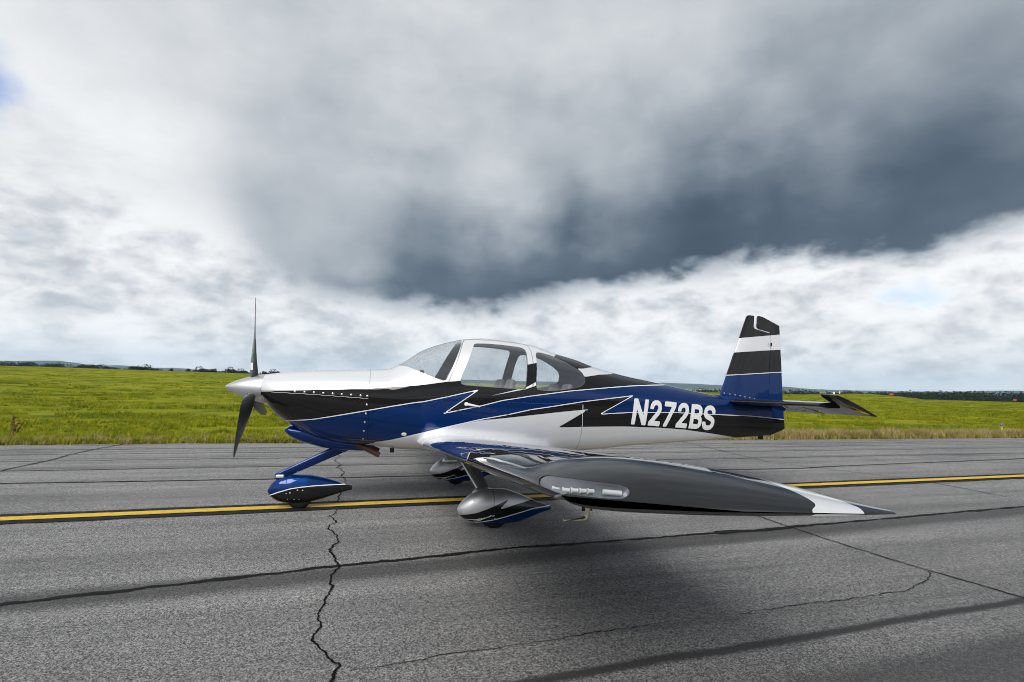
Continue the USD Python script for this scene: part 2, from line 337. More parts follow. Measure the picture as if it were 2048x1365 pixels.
P_blue = [(.3, .93), (.6, .985), (.772, 1.011), (.983, 1.033), (1.287, 1.09), (1.799, 1.189), (2.03, 1.23), (2.126, 1.242), (2.372, 1.296), (2.74, 1.384), (2.353, 1.115), (2.566, 1.161), (2.757, 1.2), (3.018, 1.267), (3.373, 1.324), (3.877, 1.39), (4.437, 1.44), (4.805, 1.468), (5.1, 1.482), (5.396, 1.493), (5.7, 1.50), (6.2, 1.52), (7.8, 1.6), (7.8, 1.0),
          (7.083, 1.06), (6.773, 1.082), (6.573, 1.09), (6.055, 1.107), (5.462, 1.131), (4.82, 1.135), (4.439, 1.119), (4.292, 1.109), (4.79, 1.344), (4.307, 1.292), (4.058, 1.264), (3.723, 1.215), (3.377, 1.167), (3.117, 1.112), (2.763, 1.049), (2.374, .959), (2.024, .868), (1.788, .804), (1.716, .79), (1.585, .76), (1.45, .705), (1.3, .5), (.3, .5)]
P_sil = [
    [(.3, 1.32), (.449, 1.325), (.668, 1.334), (1.173, 1.354), (1.583, 1.378), (2.004, 1.414), (2.122, 1.427), (2.357, 1.464), (2.522, 1.48), (2.9, 1.58), (3.329, 1.689), (3.426, 1.709), (3.6, 1.745), (3.731, 1.80), (3.85, 1.86), (4.0, 2.3), (.3, 2.3)],
    [(4.04, 1.668), (4.105, 1.668), (4.326, 1.700), (4.40, 1.80), (4.66, 1.72), (4.66, 1.648), (4.60, 1.617), (4.36, 1.602), (4.117, 1.568), (4.05, 1.60)],
    [(1.3, .45), (1.45, .697), (1.585, .757), (1.716, .787), (1.788, .801), (2.024, .865), (2.374, .956), (2.763, 1.039), (3.025, 1.063), (3.296, 1.092), (3.725, 1.136), (4.138, 1.172), (3.728, .955), (4.041, .958), (4.647, .957), (5.195, .934), (5.629, .903), (6.092, .844), (6.5, .786), (6.78, .735), (6.78, .4)],
]
P_door = [(2.640, 1.985), (2.597, 1.93), (2.541, 1.80), (2.470, 1.625), (2.398, 1.471), (2.381, 1.296), (2.381, 1.159), (2.554, 1.146), (2.825, 1.119), (3.077, 1.108), (3.227, 1.095), (3.345, 1.098), (3.365, 1.18), (3.392, 1.441), (3.419, 1.708), (3.43, 1.86), (3.425, 1.93), (3.405, 1.962), (3.0, 1.985)]
P_shield = [(1.70, 1.72), (1.80, 1.665), (1.869, 1.643), (1.958, 1.626), (2.122, 1.555), (2.245, 1.507), (2.340, 1.478), (2.370, 1.486), (2.436, 1.611), (2.511, 1.771), (2.580, 1.914), (2.640, 2.06), (2.62, 2.3), (1.5, 2.3)]
P_dwin = [(2.715, 1.895), (2.728, 1.918), (2.76, 1.932), (2.9, 1.934), (3.078, 1.927), (3.26, 1.912), (3.32, 1.903), (3.355, 1.878), (3.362, 1.84), (3.359, 1.803), (3.351, 1.733), (3.327, 1.571), (3.308, 1.44), (3.300, 1.412), (3.275, 1.403), (3.152, 1.402), (3.016, 1.408), (2.60, 1.429), (2.555, 1.438), (2.535, 1.457), (2.532, 1.48), (2.548, 1.538), (2.634, 1.722)]
P_rwin = [(3.478, 1.80), (3.487, 1.832), (3.510, 1.850), (3.546, 1.852), (3.688, 1.827), (3.80, 1.787), (3.887, 1.749), (3.98, 1.70), (4.046, 1.655), (4.08, 1.622), (4.10, 1.58), (4.106, 1.531), (4.10, 1.50), (4.075, 1.472), (4.032, 1.445), (3.96, 1.427), (3.874, 1.412), (3.76, 1.397), (3.647, 1.389), (3.53, 1.388), (3.465, 1.394), (3.440, 1.41), (3.434, 1.469)]
round_ = lambda P, r: Polygon(P).buffer(-r).buffer(r * 2, quad_segs=6).buffer(-r)
blue_poly = Polygon(P_blue).buffer(0)
sil_poly = unary_union([Polygon(p).buffer(0) for p in P_sil])

def paint_fields(v, n=None):
    """fields of the fuselage livery at points v."""
    xz = v[:, [0, 2]]
    dB, dS = sdist(blue_poly, xz), sdist(sil_poly, xz)
    x, z = xz[:, 0], xz[:, 1]
    pin = np.where(x < .62, -1.0, 1.0)
    pin = np.where((x > 1.2) & (x < 1.62) & (z < .78), -1, pin)
    line = np.where((z > .955) & (z < 1.275), x - 4.056, 1.0)
    cl = (np.interp(x, [.46, .974, 1.546], [1.318, 1.299, 1.265]) - z) * 2.0
    line = np.where((x < 1.54) & (np.abs(cl) < .06), cl, line)
    seam = np.where(z < .955, x - 4.056, 1.0)
    return {'dBlue': dB, 'dSilver': dS, 'dPin': pin, 'dLine': line, 'dSeam': seam}
FK = ['dBlue', 'dSilver', 'dPin', 'dLine', 'dSeam']
plane = thing('airplane', 'low wing propeller airplane painted silver, black and blue, parked on the yellow taxiway line', 'airplane')

def skin(x0, x1, nx, nt=260, inset=0.0):
    xs = np.linspace(x0, x1, nx); ts = np.linspace(-np.pi / 2, 1.5 * np.pi, nt, endpoint=False)
    X, T = np.meshgrid(xs, ts, indexing='ij')
    P = fus(X, T, inset); f = grid_faces(nx, nt, True)
    v = P.reshape(-1, 3)
    e = 1e-4
    du = (fus(X + e, T, inset) - fus(X - e, T, inset)) if x1 < 7.42 else np.gradient(P, axis=0)
    dv = np.roll(P, -1, 1) - np.roll(P, 1, 1)
    n = np.cross(du, dv); n /= np.linalg.norm(n, axis=-1, keepdims=True) + 1e-12
    n = n.reshape(-1, 3)
    ctr = np.stack([v[:, 0], 0 * v[:, 0], fm(v[:, 0])], 1)
    if ((v - ctr) * n).sum(1).mean() < 0: n = -n
    t0 = v[f[:, 0]]; fn = np.cross(v[f[:, 1]] - t0, v[f[:, 2]] - t0)
    if (fn * n[f[:, 0]]).sum() < 0: f = f[:, ::-1]
    return v, f, n
def put_skin(name, v, f, A, mat, parent, **kw):
    n = A[:, :3] / np.linalg.norm(A[:, :3], axis=1, keepdims=True)
    return put(name, (v, f), mat, parent, smooth=True, normals=n, fields={k: A[:, 3 + i] for i, k in enumerate(FK)} if mat in (M_paint, M_wingpaint) else None, **kw)
def attrs(v, n):
    fd = paint_fields(v); return np.hstack([n, np.stack([fd[k] for k in FK], 1)])
# engine cowling
v, f, n = skin(.42, 1.5435, 120)
# closing lip at the spinner
cowl = put_skin('engine_cowling', v, f, attrs(v, n), M_paint, plane)
# cabin and tail cone, cut for the windows and doors
v, f, n = skin(1.5465, 7.185, 560)
A = attrs(v, n)
xz = v[:, [0, 2]]
near = v[:, 1] < 0
d_sh = sdist(P_shield, xz); d_rw = sdist(P_rwin, xz)
D_door = round_(P_door, .05); d_do = sdist(D_door, xz)
d_dw = sdist(P_dwin, xz)
shell = np.minimum(np.minimum(-d_sh, -d_rw), -d_do - .0025)
sv, sf, sA = clip(v, f, A, shell)
fuselage = put_skin('fuselage', sv, sf, sA, M_paint, plane)
wv, wf, wA = clip(v, f, A, d_sh - .001)
put_skin('windshield', wv - wA[:, :3] * .002, wf, wA, M_glass, plane)
dB_ = np.where(near, 1.0, -1.0)
def side_piece(side, dd):
    m = (v[f][:, :, 1].mean(1) * side) > 0
    return clip(v, f[m], A, dd)
for side, nm in ((-1, 'near'), (1, 'far')):
    rv, rf, rA = side_piece(side, d_rw - .001)
    put_skin('rear_window', rv - rA[:, :3] * .002, rf, rA, M_glass, plane)
    dv_, df_, dA_ = side_piece(side, np.minimum(d_do - .0025, -d_dw))
    door = put_skin('door', dv_, df_, dA_, M_paint, plane)
    gv, gf, gA = side_piece(side, d_dw - .001)
    put_skin('door_window', gv - gA[:, :3] * .002, gf, gA, M_glass, door)
    # handle: pivot and lever
    yh = float(side_y(2.6, 1.222)) * side
    hub = trimesh.creation.cylinder(.022, .02, sections=20); hub.apply_transform(trimesh.transformations.rotation_matrix(np.pi / 2, [1, 0, 0])); hub.apply_translation([2.60, yh + side * .008, 1.222])
    s_ = m3.Manifold.sphere(.008, 12)
    lev = m3.Manifold.batch_hull([s_.scale([1, 1, 1.9]).translate([2.60, yh + side * .022, 1.222]), s_.translate([2.748, yh + side * .024, 1.196])])
    put('handle', trimesh.util.concatenate([hub, man2tm(lev)]), M_white_dec, door)
# cabin liner with the same openings
lv, lf, ln = skin(1.72, 4.35, 220, 220, .014)
lxz = lv[:, [0, 2]]
ld = np.minimum(np.minimum(-sdist(Polygon(P_shield).buffer(-.002), lxz), -sdist(Polygon(P_rwin).buffer(-.004), lxz)), -sdist(Polygon(P_dwin).buffer(-.004), lxz))
lv, lf, lA = clip(lv, lf, np.hstack([-ln, np.zeros((len(ln), 5))]), ld)
put_skin('cabin_liner', lv, lf[:, ::-1], lA, M_liner, plane)
# rear baggage wall, glare shield, panel
def bulkhead(x, z0, inset=.03):
    t = np.linspace(0, 2 * np.pi, 80, endpoint=False); P = fus(np.full(80, x), t, inset); P[:, 2] = np.maximum(P[:, 2], z0)
    r2 = P.copy(); r2[:, 0] += .02
    return loft([P, r2])
put('rear_bulkhead', bulkhead(4.22, .7), M_liner, plane)
def glare():
    rings = []
    for x, zt, th in ((1.80, 1.548, .03), (1.95, 1.550, .06), (2.10, 1.535, .10), (2.26, 1.500, .30), (2.30, 1.490, .34)):
        hw = float(side_y(x, min(zt, float(fzt(x)) - .05))) - .075
        y = np.linspace(-hw, hw, 15)
        top = np.stack([np.full(15, x), y, zt - .05 * (y / hw) ** 2], 1); bot = top[::-1] - [0, 0, th]
        rings.append(np.vstack([top, bot]))
    return loft(rings)
put('instrument_panel', glare(), M_panel, plane)
floor_ = [np.stack([np.full(2, x), [-.5, .5], [.86, .86]], 1) for x in (1.8, 4.2)]
put('cabin_floor', box((1.95, -.44, .86), (3.85, .44, .88)), M_panel, plane)
put('compass', box((2.13, -.03, 1.53), (2.18, .03, 1.60), .015), M_panel, plane)
def seat(x, y, ztop):
    s = m3.Manifold.sphere(.045, 16)
    H = lambda pts: m3.Manifold.batch_hull([s.translate([float(a) for a in p]) for p in pts])
    cush = H([(x - .22, y - .19, 1.0), (x - .22, y + .19, 1.0), (x + .25, y - .19, .96), (x + .25, y + .19, .96), (x - .22, y - .19, .92), (x + .25, y + .19, .90), (x - .22, y + .19, .92), (x + .25, y - .19, .9)])
    back = H([(x + .20, y - .19, .98), (x + .20, y + .19, .98), (x + .27, y - .19, 1.2), (x + .27, y + .19, 1.2), (x + .37, y - .14, ztop), (x + .37, y + .14, ztop), (x + .30, y - .19, .98), (x + .30, y + .19, .98)])
    head = H([(x + .385, y - .08, ztop + .09), (x + .385, y + .08, ztop + .09), (x + .41, y - .07, ztop + .17), (x + .41, y + .07, ztop + .17)])
    p = put('seat', man2tm(cush + back), M_leather, plane)
    put('headrest', man2tm(head), M_leather, p)
for y in (-.27, .27): seat(2.80, y, 1.30)
for y in (-.25, .25): seat(3.55, y, 1.26)

# registration letters on the near side of the tail cone
def letters():
    txt = 'N272BS'
    full = meshkit.text_mesh(txt, .30, .002, bold=True)
    x1 = full.bounds[1][0]
    widths = [meshkit.text_mesh(txt[:i + 1], .30, .002, bold=True).bounds[1][0] for i in range(6)]
    sx = 1.335 / (x1 - .034)
    for i, ch in enumerate(txt):
        t = meshkit.text_mesh(ch, .30, .002, bold=True)
        off = (widths[i] - t.bounds[1][0])
        vv = t.vertices.copy(); vv[:, 0] += off - .034; top = t.faces[(t.face_normals[:, 2] > .9)]
        sh = unary_union([Polygon(vv[q][:, :2]).buffer(1e-5) for q in top]).buffer(.0065, quad_segs=3).simplify(.0008)
        t = trimesh.util.concatenate([trimesh.creation.extrude_polygon(q, .0015, engine='earcut') for q in getattr(sh, 'geoms', [sh])]); vv = t.vertices
        vv, ff = trimesh.remesh.subdivide_to_size(t.vertices, t.faces, .035)
        x = 4.771 + vv[:, 0] * sx + .137 * vv[:, 1]; z = .998 + vv[:, 1] * .995 - .0704 * vv[:, 0] * sx
        y = -side_y(x, z) - .0012 - vv[:, 2]
        put('registration_letter', tm(np.stack([x, y, z], 1), ff), M_white, plane, smooth=False)
letters()
P_sliver = Polygon([(2.885, 1.319), (3.22, 1.401), (3.296, 1.418), (3.42, 1.482), (3.446, 1.488), (3.446, 1.453), (3.431, 1.445), (3.289, 1.399), (3.22, 1.387)]).difference(Polygon(P_dwin).buffer(.004)).difference(Polygon(P_rwin).buffer(.004)).difference(D_door.boundary.buffer(.004))
for side in (-1, 1):
    for q in getattr(P_sliver, 'geoms', [P_sliver]):
        t = trimesh.creation.extrude_polygon(q, .0008, engine='earcut'); vv, ff = trimesh.remesh.subdivide_to_size(t.vertices, t.faces, .04)
        put('accent_stripe', tm(np.stack([vv[:, 0], side * (side_y(vv[:, 0], vv[:, 1]) + .0006 + vv[:, 2]), vv[:, 1]], 1), ff if side < 0 else ff[:, ::-1]), M_white, fuselage, smooth=False)

# fasteners on the cowling
def domes(spots, r, side=-1, h=.004):
    out = []
    for x, z in spots:
        y = float(side_y(x, z)); e = .01
        n = np.array([-(float(side_y(x + e, z)) - float(side_y(x - e, z))) / (2 * e), 1, -(float(side_y(x, z + e)) - float(side_y(x, z - e))) / (2 * e)]); n /= np.linalg.norm(n); n[1] *= side
        c = trimesh.creation.icosphere(1, r); c.vertices[:, 2] *= h / r
        T = trimesh.geometry.align_vectors([0, 0, 1], n); T[:3, 3] = [x, y * side, z]; c.apply_transform(T); out.append(c)
    return out
RIV = [(.778, 1.326), (.877, 1.324), (.973, 1.320), (1.069, 1.316), (1.165, 1.312), (1.259, 1.307), (1.355, 1.303), (1.454, 1.297), (1.524, 1.293), (1.523, 1.199), (1.517, 1.102), (1.51, 1.009), (1.505, .909), (1.5, .816)]
for s in (-1, 1):
    for c in domes(RIV, .0115, s): put('cowl_fastener', c, M_screw, cowl, smooth=True)
# oval badge low on the side
c = domes([(1.932, .879)], .022, -1, .003)[0]; c.vertices[:, 0] = (c.vertices[:, 0] - 1.932) * 1.35 + 1.932
put('oval_badge', c, M_white_dec, fuselage, smooth=True)

# cowl front: black cap, inlets with their shade painted as dark discs, spinner, propeller
ring = lambda x, r, yc, zc, k=40: np.stack([np.full(k, x), yc + r * np.cos(np.linspace(0, 2 * np.pi, k, endpoint=False)), zc + r * np.sin(np.linspace(0, 2 * np.pi, k, endpoint=False))], 1)
SZ = 1.345
put('cowl_front', loft([fus(np.full(60, x), np.linspace(0, 2 * np.pi, 60, endpoint=False), i) for x, i in ((.424, .002), (.43, .012), (.50, .03))]), M_black, cowl)
for s in (-1, 1):
    th = np.linspace(0, 2 * np.pi, 33)[:-1]
    P = np.stack([np.full(32, .4185), s * .232 + .048 * np.cos(th), 1.335 + .058 * np.sin(th)], 1)
    inl = put('air_inlet', tube(np.vstack([P, P[:2]]), .006, 8), M_black, cowl)
    put('inlet_duct', loft([P + [.001, 0, 0], P + [.004, 0, 0]]), M_dark, inl)  # thin dark disc standing in for the shade inside the opening
sp = [(0.0, .002), (.012, .017), (.04, .036), (.09, .063), (.148, .088), (.20, .108), (.26, .128), (.32, .145), (.38, .158), (.405, .162), (.412, .163), (.4125, .1605), (.415, .1605), (.4155, .163), (.425, .163)]
spinner = put('spinner', loft([ring(x, r, 0, 1.357 - .015 * min(x / .4, 1), 64) for x, r in sp]), M_spinner, plane, smooth=40)
for k in range(12):
    a = 2 * math.pi * k / 12 + .2
    c = trimesh.creation.icosphere(1, .005); c.apply_translation([.388, .1585 * math.cos(a), 1.342 + .1585 * math.sin(a)])
    put('spinner_screw', c, M_screw, spinner, smooth=True)
HUB = np.array([.285, 0, 1.347])
def blade(ang, mats):
    """scimitar blade; ang from straight up towards the near side."""
    R = 1.01
    st = np.array([.10, .15, .20, .30, .42, .55, .70, .82, .92, .98, 1.0]) * R
    ch = np.array([.085, .095, .125, .165, .180, .165, .135, .105, .078, .048, .012])
    tw = np.radians([60, 55, 45, 31, 23, 17, 12, 9, 7, 6, 6])
    th = np.array([.080, .070, .045, .026, .020, .016, .012, .009, .007, .005, .003])
    sw = np.array([0, 0, .0, .006, .010, .010, .004, -.008, -.024, -.040, -.05])
    rad = np.array([0, -math.sin(ang), math.cos(ang)]); tan = np.array([0, math.cos(ang), math.sin(ang)])
    ax = np.array([1.0, 0, 0]); rings = []
    u = np.linspace(0, 2 * np.pi, 28, endpoint=False)
    for r, c, w, t, s in zip(st, ch, tw, th, sw):
        cd = tan * math.cos(w) - ax * math.sin(w); nd = tan * math.sin(w) + ax * math.cos(w)
        prof = np.stack([np.cos(u) * c / 2, np.sin(u) * t / 2 * (1 + .55 * -np.cos(u)) ** 1], 1)
        rings.append(HUB + rad * r + cd * s + prof[:, :1] * cd + prof[:, 1:] * nd)
    b = put('propeller_blade', loft(rings), mats, plane, smooth=50)
    le = [HUB + rad * r + (tan * math.cos(w) - ax * math.sin(w)) * (s - c / 2 + .001) for r, c, w, s in zip(st, ch, tw, sw) if r > .5]
    put('leading_edge_guard', tube(le, .0035, 6), M_steel, b)
    return b, rad, tan
for ang, mat in ((math.radians(8), M_propgrey), (math.radians(128), M_prop), (math.radians(248), M_prop)):
    b, rad, tan = blade(ang, mat)
    if ang < .2:
        # stickers on the blade root
        for r, w, h, mt, nm in ((.205, .042, .080, M_white_dec, 'white_sticker'), (.350, .06, .060, M_green_dec, 'green_sticker')):
            tw = math.radians(np.interp(r, [.1, .2, .3, .42], [60, 45, 31, 23]))
            cd = tan * math.cos(tw) - np.array([1, 0, 0]) * math.sin(tw); nd = tan * math.sin(tw) + np.array([1, 0, 0]) * math.cos(tw)
            nd = nd if nd[1] < 0 else -nd
            o = HUB + rad * r + nd * (.0235 if r < .3 else .0135)
            q = [o - cd * w / 2, o + cd * w / 2, o + cd * w / 2 + rad * h, o - cd * w / 2 + rad * h] if nm[0] == 'w' else [o, o + rad * h - cd * w / 2, o + rad * h + cd * w / 2]
            V = np.vstack([q, np.array(q) + nd * .0015]); k = len(q)
            F = [(0, 1, 2)] + ([(0, 2, 3)] if k == 4 else []) + [(k, k + 1, k + 2)] + ([(k, k + 2, k + 3)] if k == 4 else []) + [x for i in range(k) for x in ((i, (i + 1) % k, k + i), ((i + 1) % k, k + (i + 1) % k, k + i))]
            t_ = tm(V, F); t_.fix_normals(); put(nm, t_, mt, b, smooth=False)
# lower air scoop and exhaust
def scoop():
    rings = []; k = 48; th = np.linspace(0, 2 * np.pi, k, endpoint=False)
    for x, zt, zb, hw in ((.662, .893, .872, .085), (.655, .903, .862, .105), (.67, .915, .845, .120), (.70, .93, .815, .138), (.77, .935, .773, .152), (.852, .93, .739, .165), (1.07, .86, .681, .185), (1.286, .80, .656, .195), (1.44, .78, .644, .195), (1.51, .77, .642, .19)):
        c, s = np.cos(th), np.sin(th); n = 2.6
        rings.append(np.stack([np.full(k, x), hw * np.sign(c) * np.abs(c) ** (2 / n), (zt + zb) / 2 + (zt - zb) / 2 * np.sign(s) * np.abs(s) ** (2 / n)], 1))
    return loft(rings)
put('air_scoop', scoop(), M_blue, cowl)
for s in (-1, 1):
    ep = tube([(1.36, s * .17, .76), (1.52, s * .19, .695), (1.69, s * .20, .61)], .030, 18)
    put('exhaust_pipe', ep, M_rust, plane)
put('fuel_drain', box((1.80, -.30, .650), (1.845, -.27, .70), .006), M_black, plane)

# ------------------------------------------------------------------ wings
def airfoil(n=96, t=.115, m=.022, p=.32):
    b = np.linspace(0, np.pi, n); s = (1 - np.cos(b)) / 2
    yt = 5 * t * (.2969 * np.sqrt(s) - .126 * s - .3516 * s ** 2 + .2843 * s ** 3 - .1022 * s ** 4)
    yc = np.where(s < p, m / p ** 2 * (2 * p * s - s ** 2), m / (1 - p) ** 2 * ((1 - 2 * p) + 2 * p * s - s ** 2))
    return s, yc + yt + .0012 * s, yc - yt - .0012 * s
AS, AU, AL = airfoil()
def wing_line(y):
    """LE x, LE z, TE x, TE z at |y|."""
    return 2.115 - .0 * y, .775 + .080 * (y - .6), 3.70 - .004 * (y - .6), .645 + .080 * (y - .6)
def wing_ring(y, le_in=0.0, te_in=0.0, squash=0.0, dy=0.0):
    xl, zl, xt, zt = wing_line(y); xl += le_in; zl -= le_in * (zl - zt) / (xt - xl); xt -= te_in
    c = xt - xl
    U, L = AU * c, AL * c
    mid = L + (U - L) * .04 - .016 * squash; U = mid + (U - mid) * (1 - squash); L = mid + (L - mid) * (1 - squash)
    x = np.r_[xl + AS * c, (xl + AS * c)[-2:0:-1]]; base = np.r_[zl + AS * (zt - zl), (zl + AS * (zt - zl))[-2:0:-1]]
    return np.stack([x, np.full(len(x), y + dy), base + np.r_[U, L[-2:0:-1]]], 1)
def wing_solid(side):
    ys = np.r_[np.linspace(.40, 4.42, 130)]
    R = [wing_ring(y) for y in ys]
    for q in np.sin(np.linspace(0, np.pi / 2, 54))[1:]:
        f = .997 * q
        y = 4.42 + .36 * f
        R.append(wing_ring(y, .055 * f ** 3, .022 * f * f, 1 - math.sqrt(1 - f * f)))
    R = np.array(R); R[:, :, 1] *= side
    return loft(R)
LENS = [(2.129, 1.101), (2.132, 1.108), (2.144, 1.118), (2.162, 1.126), (2.181, 1.130), (2.237, 1.129), (2.301, 1.123), (2.376, 1.115), (2.422, 1.109), (2.438, 1.101), (2.443, 1.090), (2.437, 1.077), (2.412, 1.067), (2.378, 1.067), (2.309, 1.073), (2.233, 1.083), (2.193, 1.088), (2.150, 1.093), (2.135, 1.097)]
TIP_SIL = [(3.10, 1.2), (3.207, 1.064), (3.242, 1.046), (3.266, 1.025), (3.270, 1.012), (3.235, .998), (3.22, .9), (3.50, .9), (3.492, .992), (3.456, 1.010), (3.40, 1.03), (3.40, 1.2)]
W_BLUE = [(2.0, -.3), (2.0, -3.32), (2.12, -3.28), (2.16, -3.14), (2.20, -3.14), (2.26, -3.33), (2.31, -3.58), (2.37, -3.77), (2.42, -3.99), (2.52, -4.17), (2.70, -4.30), (3.2, -4.36), (3.9, -4.38), (3.9, -.3)]
def wing_fields(side):
    def fn(v):
        xy = np.stack([v[:, 0], -np.abs(v[:, 1])], 1); xz = v[:, [0, 2]]
        dB = sdist(W_BLUE, xy); tip = np.abs(v[:, 1]) > 4.25
        below = np.array([v[i, 2] for i in range(0)])
        dS = np.where(tip, sdist(TIP_SIL, xz), -1.0)
        root = .74 - np.abs(v[:, 1]) - .10 * np.clip((v[:, 0] - 2.3), 0, 2)
        dS = np.maximum(dS, root)
        # underside stays black
        xl, zl, xt, zt = wing_line(np.abs(v[:, 1])); chordz = zl + (v[:, 0] - xl) / (xt - xl) * (zt - zl)
        top = v[:, 2] > chordz + .004
        dB = np.where(top, dB, -np.abs(dB) - .01)
        pin = np.where(np.abs(v[:, 1]) < .74, -1.0, 1.0)
        return {'dBlue': dB, 'dSilver': dS, 'dPin': np.where(top, pin, -1.0), 'dLine': np.ones(len(v)), 'dSeam': root}
    return fn
for side in (-1, 1):
    W = wing_solid(side)
    Wm = tm2man(W)
    hinge_x = 3.36
    pieces = {'flap': [(hinge_x, .72), (3.9, .72), (3.9, 2.72), (hinge_x, 2.72)], 'aileron': [(hinge_x, 2.73), (3.9, 2.73), (3.9, 4.30), (hinge_x, 4.30)]}
    hole = m3.Manifold()
    parts = {}
    for k, P in pieces.items():
        P = [(x, side * y) for x, y in P]
        pr = prism(P, 'z', -1, 3); parts[k] = Wm ^ prism(list(Polygon(P).buffer(-.003, join_style=2).exterior.coords)[:-1], 'z', -1, 3)
        hole = hole + pr
    body = man2tm(Wm - hole)
    tree_n = wing_fields(side)
    wv, wf, wn = meshkit.arrays(body, 32)
    fd = tree_n(wv); Aw = np.hstack([wn, np.stack([fd[k] for k in FK], 1)])
    # landing light opening in the tip
    on = np.abs(wv[:, 1]) > 4.40
    dl = np.minimum(sdist(LENS, wv[:, [0, 2]]), np.abs(wv[:, 1]) - 4.585)
    # only the outward face: refine the cut where the tip is dense
    bv, bf, bA = clip(wv, wf, Aw, -dl)
    wing = put_skin('wing', bv, bf, bA, M_wingpaint, plane)
    gv, gf, gA = clip(wv, wf, Aw, dl - .0012)
    lens = put_skin('landing_light_lens', gv + gA[:, :3] * .001, gf, gA, M_lens, wing)
    # light bay behind the lens
    if len(gv):
        # bay: the same patch pushed inwards, joined to the lens edge by walls
        nv = gA[:, :3] / np.linalg.norm(gA[:, :3], axis=1, keepdims=True)
        tg = tm(gv, gf); tg.merge_vertices(); eu, ec = np.unique(np.sort(tg.edges, axis=1), axis=0, return_counts=True); rim = eu[ec == 1]
        kt = cKDTree(gv); tn = nv[kt.query(tg.vertices)[1]]; k = len(tg.vertices)
        walls = np.vstack([np.stack([rim[:, 0], rim[:, 1], k + rim[:, 1]], 1), np.stack([rim[:, 0], k + rim[:, 1], k + rim[:, 0]], 1)])
        bay = tm(np.vstack([tg.vertices - tn * .001, tg.vertices - tn * .024]), np.vstack([tg.faces + k, walls]))
        put('light_bay', bay, M_bay, wing, smooth=False)
        k2 = cKDTree(gv[:, [0, 2]])
        def lamp_at(x, z):
            d_, i_ = k2.query([x, z], k=14); w_ = 1 / (d_ + .004); w_ /= w_.sum()
            n_ = (nv[i_] * w_[:, None]).sum(0); n_ /= np.linalg.norm(n_); q_ = (gv[i_] * w_[:, None]).sum(0)
            return np.array([x, q_[1], z]) - n_ * .014
        lx = np.array([2.160, 2.190, 2.220, 2.250, 2.280]); lz = np.interp(lx, [2.149, 2.213, 2.283], [1.109, 1.107, 1.102])
        for j in range(5):
            p0, p1 = lamp_at(lx[j], lz[j]), lamp_at(lx[j] + .02, lz[j] - .001)
            d_ = (p1 - p0) / np.linalg.norm(p1 - p0); L = tube([p0, p0 + d_ * .006, p0 + d_ * .0061, p0 + d_ * .027], [.0105, .0105, .0075, .0075], 14)
            put('led_lamp', L, M_led, wing)
        p0, p1 = lamp_at(2.340, 1.098), lamp_at(2.415, 1.090)
        put('strobe_lamp', tube([p0, p0 * .97 + p1 * .03, p1 * .97 + p0 * .03, p1], [.004, .0095, .0095, .004], 14), M_led, wing)
    for kk, pm in parts.items(): put(kk, man2tm(pm), M_wingpaint, wing, smooth=32, fields=tree_n)
# pitot tube under the near wing
mast = loft([np.stack([x0 + .034 * np.cos(np.linspace(0, 2 * np.pi, 20, endpoint=False)), -3.55 + .009 * np.sin(np.linspace(0, 2 * np.pi, 20, endpoint=False)), np.full(20, z)], 1) for x0, z in ((2.80, .95), (2.80, .725))])
pm_ = put('pitot_mast', mast, M_black, plane)
pt = tube([(2.80, -3.55, .745), (2.80, -3.55, .70), (2.79, -3.55, .679), (2.765, -3.55, .674), (2.65, -3.55, .676)], [.020, .020, .018, .014, .012], 14)
put('pitot_tube', pt, M_brass, pm_)

# wing root fairings: thin fillets along the wing and body joint
def root_fairing(side):
    rings = []; k = len(wing_ring(1.0))
    for q in np.linspace(0, 1, 16):
        y = .48 + .24 * q; g = .001 + .034 * (1 - q) ** 2.2
        r = wing_ring(y); d = r - r.mean(0); sgn = np.clip(d[:, 2] / .03, -1, 1)
        rr = r.copy(); rr[:, 2] += sgn * g; rr[:, 0] -= g * 1.2 * np.clip((-.45 - d[:, 0]) / .35, 0, 1); rr[:, 1] *= side; rings.append(rr)
    return loft(rings)
for s in (-1, 1): put('wing_root_fairing', root_fairing(s), M_silver, plane, smooth=40)

# ------------------------------------------------------------------ tail
def sym_profile(n=26):
    b = np.linspace(0, np.pi, n); s = (1 - np.cos(b)) / 2
    return s, 5 * (.2969 * np.sqrt(s) - .126 * s - .3516 * s ** 2 + .2843 * s ** 3 - .1015 * s ** 4)
def vertical_solid():
    s, yt = sym_profile(); R = []
    for z in np.linspace(.74, 2.60, 50):
        xl = np.interp(z, [.74, 1.41, 2.60], [6.10, 6.385, 6.866]); xt = np.interp(z, [.74, .905, 1.286, 1.721, 2.056, 2.407, 2.6], [7.482, 7.477, 7.452, 7.441, 7.430, 7.416, 7.41])
        c = xt - xl; t = .085
        x = np.r_[xl + s * c, (xl + s * c)[-2:0:-1]]; y = np.r_[yt * t * c + .002 * s, -(yt * t * c)[-2:0:-1] - .002 * s[-2:0:-1]]
        R.append(np.stack([x, y, np.full(len(x), z)], 1))
    return tm2man(loft(R))
VS = vertical_solid()
FIN = [(6.2, 1.22), (6.385, 1.38), (6.84, 2.515), (6.858, 2.535), (6.879, 2.542), (6.950, 2.537), (6.960, 2.525), (6.945, 2.372), (6.955, 2.350), (6.975, 2.341), (7.07, 2.322), (7.245, 2.288), (7.184, 1.22)]
RUD = [(7.050, 2.517), (7.055, 2.533), (7.054, 2.541), (7.124, 2.526), (7.405, 2.412), (7.418, 2.395), (7.50, 1.7), (7.50, .93), (7.472, .89), (7.40, .862), (7.192, .795), (7.193, 1.283), (7.257, 2.306), (7.09, 2.345), (7.055, 2.362), (7.040, 2.387)]
